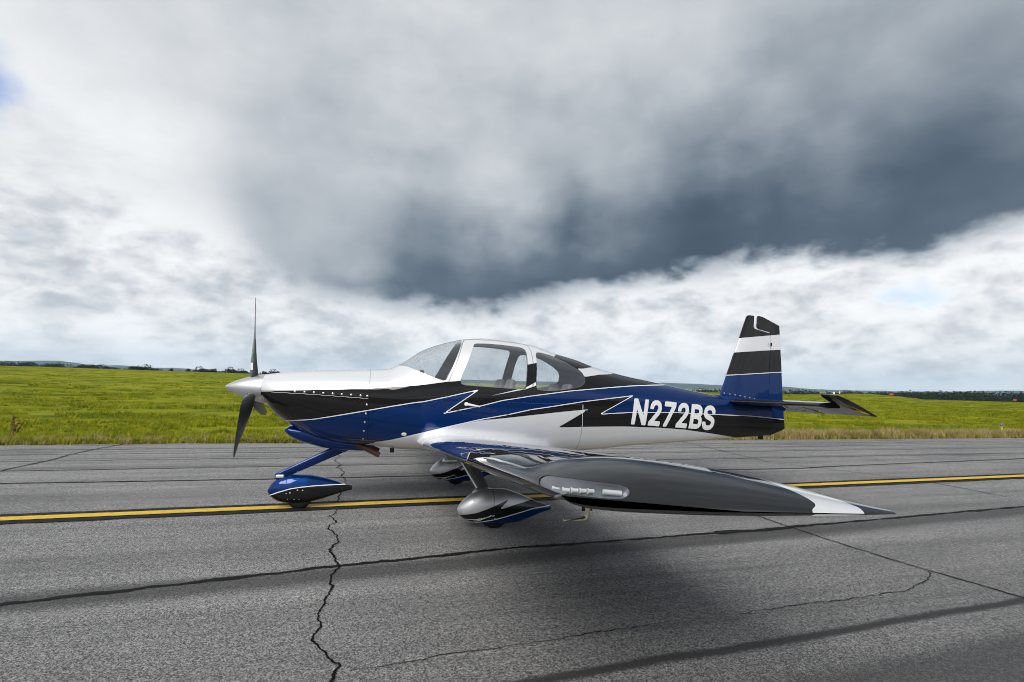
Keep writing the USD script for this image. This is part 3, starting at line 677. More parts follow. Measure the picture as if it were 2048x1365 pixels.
def fin_fields(v):
    x, z = v[:, 0], v[:, 2]
    lo = np.interp(x, [6.4, 6.632, 7.24, 7.6], [1.962, 1.985, 2.041, 2.066]); hi = np.interp(x, [6.4, 6.70, 7.257, 7.6], [2.16, 2.195, 2.262, 2.30])
    bl = np.interp(x, [6.3, 6.485, 7.226, 7.6], [1.638, 1.652, 1.708, 1.735])
    low = np.interp(x, [6.0, 7.083, 7.6], [1.11, 1.06, 1.015])
    dB = np.minimum(bl - z, z - low); dS = np.minimum(z - lo, hi - z)
    return {'dBlue': dB, 'dSilver': dS, 'dPin': np.ones(len(x)), 'dLine': np.ones(len(x)), 'dSeam': np.ones(len(x))}
fin = put('fin', man2tm(VS ^ prism(FIN, 'y', -1, 1)), M_paint, plane, smooth=35, fields=fin_fields)
rud_m = man2tm(VS ^ prism(RUD, 'y', -1, 1)); fields0 = fin_fields
def rot_about(mesh, p, axis, ang):
    mesh = mesh.copy(); mesh.apply_transform(trimesh.transformations.rotation_matrix(ang, axis, p)); return mesh
rv, rf, rn = meshkit.arrays(rud_m, 35); rfd = fin_fields(rv)
T = trimesh.transformations.rotation_matrix(math.radians(-3.0), [.064, 0, 1.1], [7.2, 0, 1.3])
put('rudder', (trimesh.transform_points(rv, T), rf), M_paint, plane, smooth=True, normals=rn @ T[:3, :3].T, fields=rfd)
put('rudder_hinge', box((7.225, -.05, 2.10), (7.245, -.036, 2.15), .004), M_dark, fin)
# fin fairing rivets
for i, (x, z) in enumerate(zip(np.linspace(6.43, 7.09, 9), np.linspace(1.395, 1.305, 9))):
    s_ = (x - 6.385) / 1.07; yt = .085 * 1.07 * np.interp(s_, *sym_profile()) + .012
    c = trimesh.creation.icosphere(1, .008); c.apply_translation([x, -yt + .004, z]); put('fairing_screw', c, M_screw, fin, smooth=True)
# tail fairing between fin, stabiliser and body
def tail_fairing():
    R = []; k = 40; th = np.linspace(0, np.pi * 2, k, endpoint=False)
    for x, hw, zt, zb in ((6.22, .02, 1.37, 1.22), (6.34, .10, 1.372, 1.20), (6.45, .155, 1.39, 1.2), (6.6, .165, 1.375, 1.2), (6.9, .15, 1.335, 1.2), (7.15, .12, 1.31, 1.2), (7.18, .10, 1.30, 1.21)):
        R.append(np.stack([np.full(k, x), hw * np.cos(th), (zt + zb) / 2 + (zt - zb) / 2 * np.sin(th)], 1))
    return loft(R)
put('tail_fairing', tail_fairing(), M_blue, plane, smooth=45)
# stabilisers and drooped elevators
def stab_solid(side):
    s, yt = sym_profile(); R = []
    for y in np.linspace(.05, 1.80, 40):
        q = y / 1.75
        xl = 6.40 + .10 * q; xt = 7.37 - .22 * q; z = 1.283 + .018 * q; c = xt - xl; t = .095 if y < 1.74 else .08
        x = np.r_[xl + s * c, (xl + s * c)[-2:0:-1]]; h = yt * t * c + .0015 * s
        R.append(np.stack([x, np.full(len(x), side * y), z + np.r_[h, -h[-2:0:-1]]], 1))
    return tm2man(loft(R))
for side in (-1, 1):
    S = stab_solid(side)
    flip = lambda P: [(x, side * y) for x, y in P]
    st = man2tm(S ^ prism(flip([(6.3, .05), (6.98, .05), (6.82, 1.58), (6.80, 1.585), (6.66, 1.585), (6.64, 1.60), (6.3, 1.60)]), 'z', 0, 3))
    put('stabilizer', st, M_black, plane, smooth=35)
    elm = man2tm(S ^ prism(flip([(6.986, .09), (7.6, .13), (7.6, 1.79), (6.3, 1.79), (6.3, 1.61), (6.655, 1.61), (6.67, 1.592), (6.826, 1.592)]), 'z', 0, 3))
    h0, h1 = np.array([7.0, side * .1, 1.284]), np.array([6.84, side * 1.58, 1.299]); ax = h1 - h0
    el = rot_about(elm, h0, ax, math.radians(-21 * side) * 1)
    if el.vertices[el.vertices[:, 0] > el.bounds[1][0] - .03][:, 2].mean() > 1.27: el = rot_about(elm, h0, ax, math.radians(21 * side))
    put('elevator', el, M_black, plane, smooth=35)
# tail tie-down
put('tail_skid', box((7.02, -.012, .742), (7.10, .012, .80), .008), M_black, plane)

# ------------------------------------------------------------------ landing gear
PS = np.array([0, .02, .06, .15, .30, .45, .60, .75, .90, 1.0])
PTOP = np.array([.198, .235, .280, .345, .390, .388, .350, .288, .226, .196])
PBOT = np.array([.190, .150, .112, .072, .046, .038, .044, .080, .132, .156])
PHW = np.array([.004, .040, .070, .105, .128, .126, .104, .070, .034, .014])
def pant(x0, x1, y0, top, bot, hw, dz=0.0):
    S = np.linspace(0, 1, 120) ** 1.25; R = []; th = np.linspace(0, 2 * np.pi, 80, endpoint=False); n = 2.25
    a, b, c_ = PI(PS, top)(S), PI(PS, bot)(S), PI(PS, hw)(S)
    for s, t, bb, h in zip(S, a, b, c_):
        c, sn = np.cos(th), np.sin(th); zc = bb + (t - bb) * .46
        R.append(np.stack([np.full(80, x0 + s * (x1 - x0)), y0 + h * np.sign(c) * np.abs(c) ** (2 / n), np.where(sn > 0, zc + (t - zc) * np.abs(sn) ** (2 / n), zc - (zc - bb) * np.abs(sn) ** (2 / n)) + dz], 1))
    return loft(R)
# livery of the main wheel fairings in (x, z)
PB = [(2.3, .02), (2.63, .075), (2.80, .105), (2.98, .145), (3.2, .185), (3.5, .205), (3.5, -.1), (2.3, -.1)]
PSIL = [(2.3, .135), (2.44, .145), (2.62, .180), (2.80, .245), (2.955, .305), (2.84, .205), (3.02, .245), (3.20, .272), (3.30, .262), (3.30, .6), (2.3, .6)]
PINL = [LineString([(2.47, .098), (2.62, .112), (2.78, .145)]), LineString([(2.56, .06), (2.76, .15)])]
def pant_fields(v):
    xz = v[:, [0, 2]]; dB, dS = sdist(PB, xz), sdist(PSIL, xz)
    line = np.interp(xz[:, 0], [2.40, 2.47, 2.62, 2.78, 2.9], [.09, .098, .112, .145, .17]) - xz[:, 1]
    line = np.where(xz[:, 0] > 2.80, 1.0, line); l2 = np.interp(xz[:, 0], [2.5, 2.56, 2.76, 2.9], [.03, .06, .15, .21]) - xz[:, 1]
    line = np.where((xz[:, 0] < 2.77) & (np.abs(l2) < np.abs(line)), l2, line)
    return {'dBlue': dB, 'dSilver': dS, 'dPin': np.ones(len(v)), 'dLine': line, 'dSeam': xz[:, 0] - 2.79}
def tyre(x, y, r, w):
    a = np.linspace(0, 2 * np.pi, 16, endpoint=False); R = []
    for u in np.linspace(0, 2 * np.pi, 49)[:-1]:
        rr = r - .055 + .055 * np.sign(np.cos(a)) * np.abs(np.cos(a)) ** .7; yy = y + w / 2 * np.sign(np.sin(a)) * np.abs(np.sin(a)) ** .7
        R.append(np.stack([x + rr * np.cos(u), yy, r + rr * np.sin(u)], 1))
    R.append(R[0]); return loft(np.array(R), cap=False)
for s in (-1, 1):
    y = 1.165 * s
    wp = put('wheel_fairing', pant(2.436, 3.429, y, PTOP, PBOT, PHW), M_gearpaint, plane, smooth=40, fields=pant_fields)
    for x, z in ((2.79, .262), (2.80, .12)):
        c = trimesh.creation.icosphere(1, .006); c.apply_translation([x, y - .122, z]); put('fairing_screw', c, M_screw, wp, smooth=True)
    w = put('main_wheel', tyre(2.82, y, .168, .12), M_rubber, plane, smooth=60)
    hubm = trimesh.creation.cylinder(.075, .10, sections=24); hubm.apply_transform(trimesh.transformations.rotation_matrix(np.pi / 2, [1, 0, 0])); hubm.apply_translation([2.82, y, .168])
    put('wheel_hub', hubm, M_steel, w)
    R = []; sp_, yt_ = sym_profile(20)
    for q in np.linspace(0, 1, 14):
        yy = s * (.62 + (1.10 - .62) * q); z = .80 - .45 * q; xl = 2.415 + .245 * q; c = .185 - .045 * q
        x = np.r_[xl + sp_ * c, (xl + sp_ * c)[-2:0:-1]]; h = np.r_[yt_ * .30 * c, -(yt_ * .30 * c)[-2:0:-1]]
        R.append(np.stack([x, yy + h * .70, z + h * .71 * s * 1.0], 1))
    put('main_gear_leg', loft(R), M_gear, plane, smooth=50)
    put('leg_fairing', pant(2.60, 2.90, 1.095 * s, np.array([.33, .35, .365, .385, .395, .395, .385, .37, .35, .34]), np.array([.33, .32, .31, .30, .29, .29, .30, .31, .325, .335]), PHW * .42), M_gear, wp, smooth=50)
# nose gear
NT = np.array([.205, .255, .303, .352, .382, .378, .352, .312, .262, .237]); NB = np.array([.200, .165, .128, .082, .062, .066, .090, .130, .172, .192]); NH = PHW * .86
NL = [(.3, .135), (.50, .150), (.546, .172), (.62, .203), (.742, .240), (.86, .256), (.992, .264), (1.15, .264), (1.352, .258), (1.5, .252), (1.5, .8), (.3, .8)]
def nose_fields(v):
    xz = v[:, [0, 2]]; dB = sdist(NL, xz)
    return {'dBlue': dB, 'dSilver': np.full(len(v), -1.0), 'dPin': np.ones(len(v)), 'dLine': np.ones(len(v)), 'dSeam': np.where(dB > 0, xz[:, 0] - .655, 1)}
nwf = put('nose_wheel_fairing', pant(.496, 1.404, 0, NT, NB, NH), M_paint, plane, smooth=40, fields=nose_fields)
for x, z, r in ((.822, .222, .0085), (.875, .219, .0085), (.745, .196, .009), (.705, .188, .005), (.72, .125, .005), (.79, .122, .005), (.84, .12, .005)):
    S = (x - .496) / .908; hw = float(PI(PS, NH)(S)); t, bb = float(PI(PS, NT)(S)), float(PI(PS, NB)(S)); zc = bb + (t - bb) * .46
    fr = (z - zc) / (t - zc) if z > zc else (zc - z) / (zc - bb)
    yy = -hw * max(1 - abs(fr) ** 2.25, 0) ** (1 / 2.25)
    c = trimesh.creation.icosphere(1, r); c.vertices[:, 1] *= .4; c.apply_translation([x, yy, z]); put('fairing_screw', c, M_screw, nwf, smooth=True)
w = put('nose_wheel', tyre(.838, 0, .150, .11), M_rubber, plane, smooth=60)
hubm = trimesh.creation.cylinder(.06, .09, sections=24); hubm.apply_transform(trimesh.transformations.rotation_matrix(np.pi / 2, [1, 0, 0])); hubm.apply_translation([.838, 0, .15]); put('wheel_hub', hubm, M_steel, w)
def nose_leg():
    R = []; s, yt = sym_profile(20)
    a, b = np.array([.585, 0, .355]), np.array([1.33, 0, .700]); d = (b - a) / np.linalg.norm(b - a); nrm = np.array([-d[2], 0, d[0]])
    for q in np.r_[-.02, np.linspace(0, 1, 12)]:
        p = a + d * q * np.linalg.norm(b - a); c = (.085 + .03 * q) * (.5 if q < 0 else 1)
        pr = np.r_[c * (s - .5), (c * (s - .5))[-2:0:-1]]; h = np.r_[yt * .42 * c, -(yt * .42 * c)[-2:0:-1]]
        R.append(p - pr[:, None] * nrm + h[:, None] * np.array([0, 1, 0]))
    return loft(R)
nl = put('nose_gear_leg', nose_leg(), M_blue, plane, smooth=50)
put('leg_collar', box((.575, -.035, .345), (.665, .035, .385), .015), M_silver, nl)
for x, z in ((.80, .415), (1.28, .635)):
    c = trimesh.creation.icosphere(1, .005); c.apply_translation([x, -.026, z]); put('leg_screw', c, M_screw, nl, smooth=True)

#%%SETTING%%
# ------------------------------------------------------------------ the ground
def theta_r(x, y): return np.degrees(np.arctan2(x - CAM[0], y - CAM[1])), np.hypot(x - CAM[0], y - CAM[1])
TH = [-180, -80, -60, -28.6, -10.9, 0, 15, 36, 42, 46, 48.6, 51, 53.5, 59.3, 80, 120, 180]
EC = [-.011, .002, .005, .0060, .0040, -.002, -.008, -.0098, -.0100, -.0075, -.0052, -.0070, -.0118, -.0115, -.0115, -.011, -.011]
EDGE_Y = 6.46
CREST = 130.0
def ground_z(x, y):
    x, y = np.asarray(x, float), np.asarray(y, float)
    th, r = theta_r(x, y)
    zc = CAM[2] + PI(TH, EC)(th) * CREST
    far = np.interp(th, [-180, -30, -8, 12, 30, 180], [-2, -2, -4, -10, -12, -12])
    r0 = np.clip((EDGE_Y - CAM[1]) / np.maximum(np.cos(np.radians(th)), .05), 8, 110)
    u = np.clip((r - r0) / (CREST - r0), 0, 1); u = u * u * (3 - 2 * u)
    z = zc * u
    q = np.clip((r - CREST) / 330, 0, 1); q = q * q * (3 - 2 * q)
    z = z + (far - z) * q
    bumps = (meshkit.fbm(np.stack([x * .22, y * .22, 0 * x], -1), 3, 5) - .5) * .16 * np.clip((r - r0) / 12, 0, 1)
    z = z + bumps * np.clip(1.3 - r / 400, 0, 1)
    dip = np.clip((EDGE_Y + .15 - y) / .3, 0, 1) * ((y > -17) | (r < 17))
    return np.where(dip > 0, z - .10 * dip, z)
def terrain():
    th = np.radians(np.r_[np.arange(-180, -45, 3.0), np.arange(-45, 75, .35), np.arange(75, 180, 3.0)])
    r = np.r_[.5, 3, 6, 9, np.arange(11, 24, .35), np.geomspace(24, 140, 110), np.geomspace(145, 7000, 70)]
    T, R = np.meshgrid(th, r, indexing='ij')
    x, y = CAM[0] + R * np.sin(T), CAM[1] + R * np.cos(T)
    z = ground_z(x, y)
    v = np.stack([x, y, z], -1).reshape(-1, 3)
    nt, nr = T.shape; i = np.arange(nt * nr).reshape(nt, nr); i = np.vstack([i, i[:1]])
    a, b, c, d = i[:-1, :-1].ravel(), i[1:, :-1].ravel(), i[1:, 1:].ravel(), i[:-1, 1:].ravel()
    f = np.vstack([np.stack([a, c, b], 1), np.stack([a, d, c], 1)])
    m = tm(v, f)
    if m.face_normals[:, 2].mean() < 0: m.invert()
    return m
def grass_color(g, p):
    """the meadow's own colours: yellow-green with darker and browner drifts."""
    big = g.noise(g.mapv(p, scale=(.05, .16, .05)), 1.0, 5, .6)
    mid = g.noise(g.mapv(p, scale=(.35, .9, .35)), 1.0, 5, .6)
    fine = g.noise(p, 3.2, 5, .65)
    c = g.ramp(g.m('add', g.m('multiply', big, .55), g.m('multiply', mid, .45)), [(0, (.028, .055, .003)), (.38, (.070, .108, .003)), (.47, (.215, .238, .002)), (.58, (.32, .312, .003)), (1, (.33, .29, .006))])
    brown = g.sstep(g.noise(g.mapv(p, scale=(.12, .5, .12), loc=(7, 3, 0)), 1.0, 5, .6), .56, .72)
    c = g.mix(g.m('multiply', brown, .65), c, (.13, .10, .016))
    return c, fine
def make_meadow():
    g = G(); p = g.pos()
    c, fine = grass_color(g, p)
    c = g.mix(g.m('multiply', fine, .9), c, g.mix(1.0, c, (.45, .55, .5), 'multiply'))
    # bare soil right at the edge of the pavement
    g.k += 1; g.n['xyz'] = ('separate_xyz', {}); g.l.append((p, 'xyz.vector'))
    soil = g.m('subtract', 1.0, g.sstep(g.m('add', 'xyz.y', g.m('multiply', g.noise(p, 1.6, 4, .6), -.9)), EDGE_Y - .35, EDGE_Y + .25))
    c = g.mix(soil, c, g.mix(fine, (.045, .032, .020), (.14, .11, .07)))
    nrm = g.bump(g.m('add', fine, g.noise(p, 14, 3, .6)), .8, .12)
    return g.make('meadow', surface=g.node('principled_bsdf', 'BSDF', base_color=c, roughness=.9, specular_ior_level=.15, normal=nrm))
tag(put('meadow', terrain(), make_meadow(), smooth=True), 'open grassy airfield running out to the tree line', kind='structure')

def make_asphalt():
    g = G(); p = g.pos()
    g.k += 1; g.n['xyz'] = ('separate_xyz', {}); g.l.append((p, 'xyz.vector'))
    x, y = 'xyz.x', 'xyz.y'
    stone = g.node('voronoi_texture', 'color', vector=p, scale=170.0, feature='f1')
    sv = g.node('separate_color', 'r', color=stone, color_type='rgb')
    sp1 = g.noise(p, 250, 2, .6); sp2 = g.noise(p, 42, 4, .65)
    speck = g.m('add', g.m('multiply', sv, .45), g.m('add', g.m('multiply', sp1, .30), g.m('multiply', sp2, .45)))
    base = g.ramp(speck, [(0, (.009, .009, .010)), (.38, (.027, .027, .029)), (.53, (.105, .105, .108)), (.66, (.24, .24, .242)), (.82, (.42, .42, .415)), (1, (.50, .50, .49))])
    # paving lanes, drag streaks and stains
    streak = g.noise(g.mapv(p, scale=(.10, 2.6, 1)), 1.0, 6, .65)
    streak2 = g.noise(g.mapv(p, scale=(.35, 9.0, 1), loc=(3, 1, 0)), 1.0, 4, .6)
    blot = g.noise(g.mapv(p, scale=(.35, .55, 1), loc=(1, 5, 0)), 1.0, 6, .62)
    tone = g.m('add', g.m('multiply', streak, .50), g.m('add', g.m('multiply', streak2, .20), g.m('multiply', blot, .40)))
    tone = g.ramp(tone, [(0, (.30,) * 3), (.40, (.52, .52, .53)), (.51, (.88, .88, .88)), (.64, (1.18, 1.17, 1.16)), (1, (1.35,) * 3)])
    c = g.mix(1.0, base, tone, 'multiply')
    wig = g.m('multiply', g.m('subtract', g.noise(g.mapv(p, scale=(.6, .6, 1)), 1.0, 4, .6), .5), .13)
    def band(y0, slope, half, soft, depth, col):
        nonlocal c
        d = g.m('absolute', g.m('add', g.m('subtract', y, g.m('add', g.m('multiply', x, slope), y0)), wig))
        k = g.m('subtract', 1.0, g.sstep(g.m('add', d, g.m('multiply', g.m('subtract', sp2, .5), soft)), half - soft, half + soft))
        c = g.mix(g.m('multiply', k, depth), c, col)
    # oil-dark drips below the engine run lengthwise; darker lane edges, an old sealed joint in front and a wide vignette painted over the foreground
    band(-4.03, .050, .040, .022, .92, (.016, .016, .017))
    band(-2.30, .070, .17, .10, .74, (.030, .030, .032))
    band(-2.56, .060, .04, .06, .35, (.20, .20, .20))
    band(-4.60, .050, .24, .12, .66, (.032, .032, .034))
    band(-1.45, .02, .30, .30, .30, (.04, .04, .042))
    band(-5.2, .06, 2.3, .9, .34, (.030, .030, .032))  # vignette-like darkening of the foreground, put into the asphalt colour
    band(.95, .0, .35, .3, .25, (.04, .04, .042))
    band(3.2, .0, .12, .10, .3, (.06, .06, .062))
    band(4.3, .0, .06, .06, .45, (.06, .06, .062))
    band(5.2, .0, .05, .05, .45, (.06, .06, .062))
    nrm = g.bump(g.m('add', g.m('multiply', sp1, .6), g.m('multiply', sv, .5)), .55, .006)
    return g.make('weathered_asphalt', surface=g.node('principled_bsdf', 'BSDF', base_color=c, roughness=.82, specular_ior_level=.3, normal=nrm))
def taxiway():
    xs = np.r_[-400, -60, np.arange(-12, 36, .05), 60, 400]
    edge = EDGE_Y + (meshkit.fbm(np.stack([xs * 1.3, 0 * xs, 0 * xs], -1), 4, 3) - .5) * .34 + (meshkit.fbm(np.stack([xs * 5.5, 0 * xs + 2, 0 * xs], -1), 3, 6) - .5) * .16
    far = np.stack([xs, edge, 0 * xs], 1); near = np.stack([xs, np.full(len(xs), -16.0), 0 * xs], 1)
    lowf, lown = far - [0, 0, .15], near - [0, 0, .15]
    v = np.vstack([near, far, lowf, lown]); n = len(xs); i = np.arange(n - 1)
    q = lambda a, b: np.vstack([np.stack([a + i, a + i + 1, b + i + 1], 1), np.stack([a + i, b + i + 1, b + i], 1)])
    return tm(v, np.vstack([q(0, n), q(n, 2 * n), q(3 * n, 0)]))
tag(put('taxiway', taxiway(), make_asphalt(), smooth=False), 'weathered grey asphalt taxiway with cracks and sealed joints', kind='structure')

M_tar = simple('joint_tar', (.007, .007, .007), .8, spec=.15, vary=.5, scale=60, bump=.5)
M_crack = simple('crack_dark', (.005, .005, .005), .9, spec=.1, vary=.4, scale=80)
def make_line(name, col, wear):
    g = G(); p = g.pos(); n = g.noise(p, 28, 5, .7); n2 = g.noise(p, 3, 4, .6)
    c = g.mix(g.m('multiply', g.sstep(n, .48, .72), wear), col, (.10, .095, .08)); c = g.mix(g.m('multiply', g.sstep(n2, .5, .8), wear * .5), c, tuple(q * .6 for q in col))
    return g.make(name, surface=g.node('principled_bsdf', 'BSDF', base_color=c, roughness=.8, specular_ior_level=.2, normal=g.bump(g.noise(p, 150, 2, .6), .4, .005)))
M_yellow = make_line('yellow_line_paint', (.60, .40, .045), .62)
M_blackline = make_line('black_border_paint', (.0075, .0075, .008), .08)
def ribbon(pts, width, z, step=.03, jag=.0, wvar=.4, seed=0, wave=.0):
    """a flat strip along a polyline with irregular edges."""
    P = np.asarray(pts, float); L = np.r_[0, np.cumsum(np.linalg.norm(np.diff(P, axis=0), axis=1))]
    s = np.arange(0, L[-1], step); c = np.stack([np.interp(s, L, P[:, 0]), np.interp(s, L, P[:, 1])], 1)
    t = np.gradient(c, axis=0); t /= np.linalg.norm(t, axis=1)[:, None] + 1e-9; n = np.stack([-t[:, 1], t[:, 0]], 1)
    N = lambda f, k: meshkit.fbm(np.stack([s * f, np.full(len(s), k + seed * 3.7), 0 * s], -1), 3, seed) - .5
    c = c + n * (N(4.0, .1) * jag * 1.6 + N(13.0, 3.1) * jag * 2.2 + N(45.0, 7.1) * jag * .8 + N(.5, 5.1) * wave * 2)[:, None]
    wl = width / 2 * np.clip(1 + wvar * 3 * N(6, 1.3), .15, 3); wr = width / 2 * np.clip(1 + wvar * 3 * N(6, 2.3), .15, 3)
    a, b = c + n * wl[:, None], c - n * wr[:, None]; k = len(s)
    v = np.vstack([np.c_[a, np.full(k, z)], np.c_[b, np.full(k, z)]]); i = np.arange(k - 1)
    f = np.vstack([np.stack([i, k + i, k + i + 1], 1), np.stack([i, k + i + 1, i + 1], 1)])
    return tm(v, f)
def mark(name, mesh, mat, label): tag(put(name, mesh, mat, smooth=False), label, kind='structure')
LY = lambda x: .035 + .028 * np.asarray(x)
mark('line_border', ribbon([(x, LY(x) + .0) for x in (-40, 0, 60)], .42, .009, .1, 0, .05, 1), M_blackline, 'black border painted under the yellow centre line')
mark('centre_line', ribbon([(x, LY(x)) for x in (-40, 0, 60)], .155, .013, .1, 0, .04, 2), M_yellow, 'yellow taxiway centre line')
mark('sealed_joint', ribbon([(-30, -5.5), (-8, -3.35), (-.67, -2.34), (1.36, -2.03), (2.83, -1.86), (5.4, -1.77), (9.9, -1.46), (30, -.3)], .050, .004, .015, .014, .75, 3), M_tar, 'long tar sealed joint in front of the airplane')
mark('sealed_joint', ribbon([(5.0, -1.78), (5.6, -1.765), (6.25, -1.72)], .085, .0055, .02, .015, .7, 9), M_tar, 'thick tar patch on the long joint near the wing tip')
mark('sealed_joint', ribbon([(-40, 2.6), (-3.04, 2.03), (.23, 1.9), (5, 1.83), (9.4, 1.72), (10.2, 1.85), (16.2, 2.27), (40, 3.2)], .055, .004, .04, .012, .4, 4), M_tar, 'long tar sealed joint behind the yellow line')
for i, y0 in enumerate((3.05, 4.05, 4.85, 5.55)):
    mark('surface_seam', ribbon([(-30, y0 + .15), (0, y0), (30, y0 + .05)], .028, .004, .05, .015, .7, 20 + i), M_crack, 'thin lengthwise seam in the far half of the taxiway')
CV = [(1.10, 6.2), (1.02, 5.2), (1.10, 4.6), (1.053, 4.397), (1.12, 4.1), (1.02, 3.8), (1.064, 3.432), (1.17, 3.1), (1.11, 2.85), (1.19, 2.612), (1.25, 2.3), (1.20, 2.0), (1.275, 1.712), (1.288, 1.329), (1.24, .6), (1.252, -.30), (1.19, -.42), (1.24, -.55), (1.27, -.72), (1.20, -.80), (1.226, -.956), (1.29, -1.15), (1.32, -1.386), (1.264, -1.594), (1.30, -1.8), (1.366, -2.058), (1.31, -2.3), (1.34, -2.48), (1.324, -2.6), (1.27, -2.85), (1.304, -3.05), (1.27, -3.25), (1.353, -3.428), (1.42, -3.571), (1.408, -3.695), (1.36, -4.0), (1.42, -4.4), (1.35, -5.2)]
mark('asphalt_crack', ribbon(CV, .0135, .006, .010, .022, .95, 5), M_crack, 'jagged crack crossing the taxiway below the nose')
mark('asphalt_crack', ribbon([(5.95, -1.115), (5.95, -1.63), (5.974, -2.439), (6.061, -3.072), (6.177, -3.695), (6.3, -5)], .017, .006, .02, .012, .7, 6), M_crack, 'thin crack running towards the camera from the wing tip')
mark('asphalt_crack', ribbon([(9.75, 6.2), (9.693, 5.429), (9.41, 2.497), (9.984, 1.396), (10.568, .4), (10.45, -1.0)], .018, .006, .03, .02, .7, 7), M_crack, 'thin crack across the taxiway behind the tail')
mark('asphalt_crack', ribbon([(-3.3, 6.4), (-3.45, 5.6), (-3.533, 4.837), (-3.50, 4.2), (-3.62, 3.033), (-3.8, 2.1)], .035, .006, .03, .02, .6, 8), M_tar, 'sealed crack at the far left of the taxiway')
mark('asphalt_crack', ribbon([(1.481, -3.609), (2.275, -3.581), (2.91, -3.51), (3.4, -3.49)], .006, .006, .02, .02, .9, 10), M_crack, 'hairline crack in the foreground below the wing')
mark('asphalt_crack', ribbon([(3.9, -3.47), (4.4, -3.46), (5.051, -3.437), (5.55, -3.38), (5.93, -3.20), (6.06, -3.10)], .007, .006, .02, .02, .9, 11), M_crack, 'hairline crack at the lower right joining the wing tip crack')

# ------------------------------------------------------------------ grass
def blades(n, h, spread, seed, w=.008, lean=.35):
    r = np.random.default_rng(seed); V, F = [], []
    for i in range(n):
        a = r.uniform(0, 2 * np.pi); b = r.uniform(0, 2 * np.pi); p = np.array([math.cos(a), math.sin(a), 0]) * spread * math.sqrt(r.uniform())
        hh = h * r.uniform(.45, 1.0); d = np.array([math.cos(b), math.sin(b), 0]); q = np.array([-d[1], d[0], 0]) * w * r.uniform(.7, 1.4)
        L = lean * r.uniform(.2, 1.3)
        m1 = p + np.array([0, 0, hh * .6]) + d * hh * L * .35; tip = p + np.array([0, 0, hh]) + d * hh * L
        k = len(V); V += [p - q, p + q, m1 - q * .7, m1 + q * .7, tip]; F += [(k, k + 1, k + 3), (k, k + 3, k + 2), (k + 2, k + 3, k + 4)]
    return tm(V, F)
def make_blade(name, kind):
    g = G(); rnd = g.node('object_info', 'random'); p = g.pos()
    if kind == 'green':
        c, fine = grass_color(g, p)
        c = g.mix(.75, c, g.ramp(rnd, [(0, (.08, .13, .003)), (.5, (.225, .25, .004)), (1, (.32, .305, .006))]))
    else:
        c = g.ramp(rnd, [(0, (.20, .15, .05)), (.5, (.36, .29, .11)), (1, (.48, .40, .19))])
    s = g.node('principled_bsdf', 'BSDF', base_color=c, roughness=.6, specular_ior_level=.25)
    t = g.node('translucent_bsdf', 'BSDF', color=c)
    return g.make(name, surface=g.node('mix_closure', 'closure', fac=.35, closure1=s, closure2=t))
M_blade, M_straw = make_blade('grass_blade', 'green'), make_blade('dry_grass_blade', 'dry')
def instancer(name, protos, mat, pos, idx, scale, label, seed=0):
    r = np.random.default_rng(seed)
    pi = UsdGeom.PointInstancer.Define(stage, free('/World/' + name))
    rel = pi.CreatePrototypesRel()
    for i, pr in enumerate(protos):
        m = put('tuft', pr, mat, pi, smooth=False); rel.AddTarget(m.GetPath())
    n = len(pos)
    pi.CreatePositionsAttr(Vt.Vec3fArray.FromNumpy(np.asarray(pos, np.float32)))
    pi.CreateProtoIndicesAttr(Vt.IntArray.FromNumpy(np.asarray(idx, np.int32)))
    a = r.uniform(0, 2 * np.pi, n)
    q = np.zeros((n, 4), np.float32); q[:, 2] = np.sin(a / 2); q[:, 3] = np.cos(a / 2)
    pi.CreateOrientationsAttr(Vt.QuathArray.FromNumpy(q.astype(np.float16)))
    pi.CreateScalesAttr(Vt.Vec3fArray.FromNumpy(np.asarray(scale, np.float32)))
    tag(pi, label, kind='stuff')
    return pi
def scatter(n, d0, d1, r):
    """points of the meadow inside the view, d0 to d1 beyond the edge of the pavement."""
    out = []
    while sum(map(len, out)) < n:
        y = EDGE_Y + r.uniform(d0, d1, n * 2); x = r.uniform(CAM[0] - (y - CAM[1]) * .68 - 1, CAM[0] + (y - CAM[1]) * 1.85 + 1)
        out.append(np.stack([x, y], 1))
    return np.vstack(out)[:n]
gr = np.random.default_rng(11)
P = [scatter(9000, .10, 2.5, gr), scatter(14000, 2, 9, gr), scatter(16000, 8, 30, gr), scatter(15000, 28, 105, gr)]
SC = [np.full(9000, .75), np.full(14000, .95), np.full(16000, 1.5), np.full(15000, 2.6)]
xy = np.vstack(P); sc = np.concatenate(SC) * gr.uniform(.6, 1.35, len(xy))
dens = meshkit.fbm(np.stack([xy[:, 0] * .35, xy[:, 1] * .8, 0 * xy[:, 0]], -1), 4, 9)
kp = (dens + gr.uniform(-.12, .12, len(xy)) > .46) & ((xy[:, 0] > 4.5) | (xy[:, 1] - EDGE_Y > .18 + .75 * meshkit.noise(np.stack([xy[:, 0] * 1.1, 0 * xy[:, 0], 0 * xy[:, 0]], -1), 4))); xy, sc = xy[kp], sc[kp]
hs = np.interp(xy[:, 1] - EDGE_Y, [0, 8, 30, 100], [.60, .40, .18, .08]) * (.55 + .9 * np.clip(meshkit.fbm(np.stack([xy[:, 0] * .15, xy[:, 1] * .4, 0 * xy[:, 0] + 3], -1), 3, 2), .2, .8))
z = ground_z(xy[:, 0], xy[:, 1])
instancer('grass', [blades(34, .20, .16, 1), blades(28, .26, .14, 2), blades(40, .15, .22, 3), blades(22, .30, .12, 4, .010, .5)], M_blade, np.c_[xy, z - .01], gr.integers(0, 4, len(xy)), np.stack([sc, sc, sc * hs], 1), 'tufts of yellow green grass covering the airfield', 1)
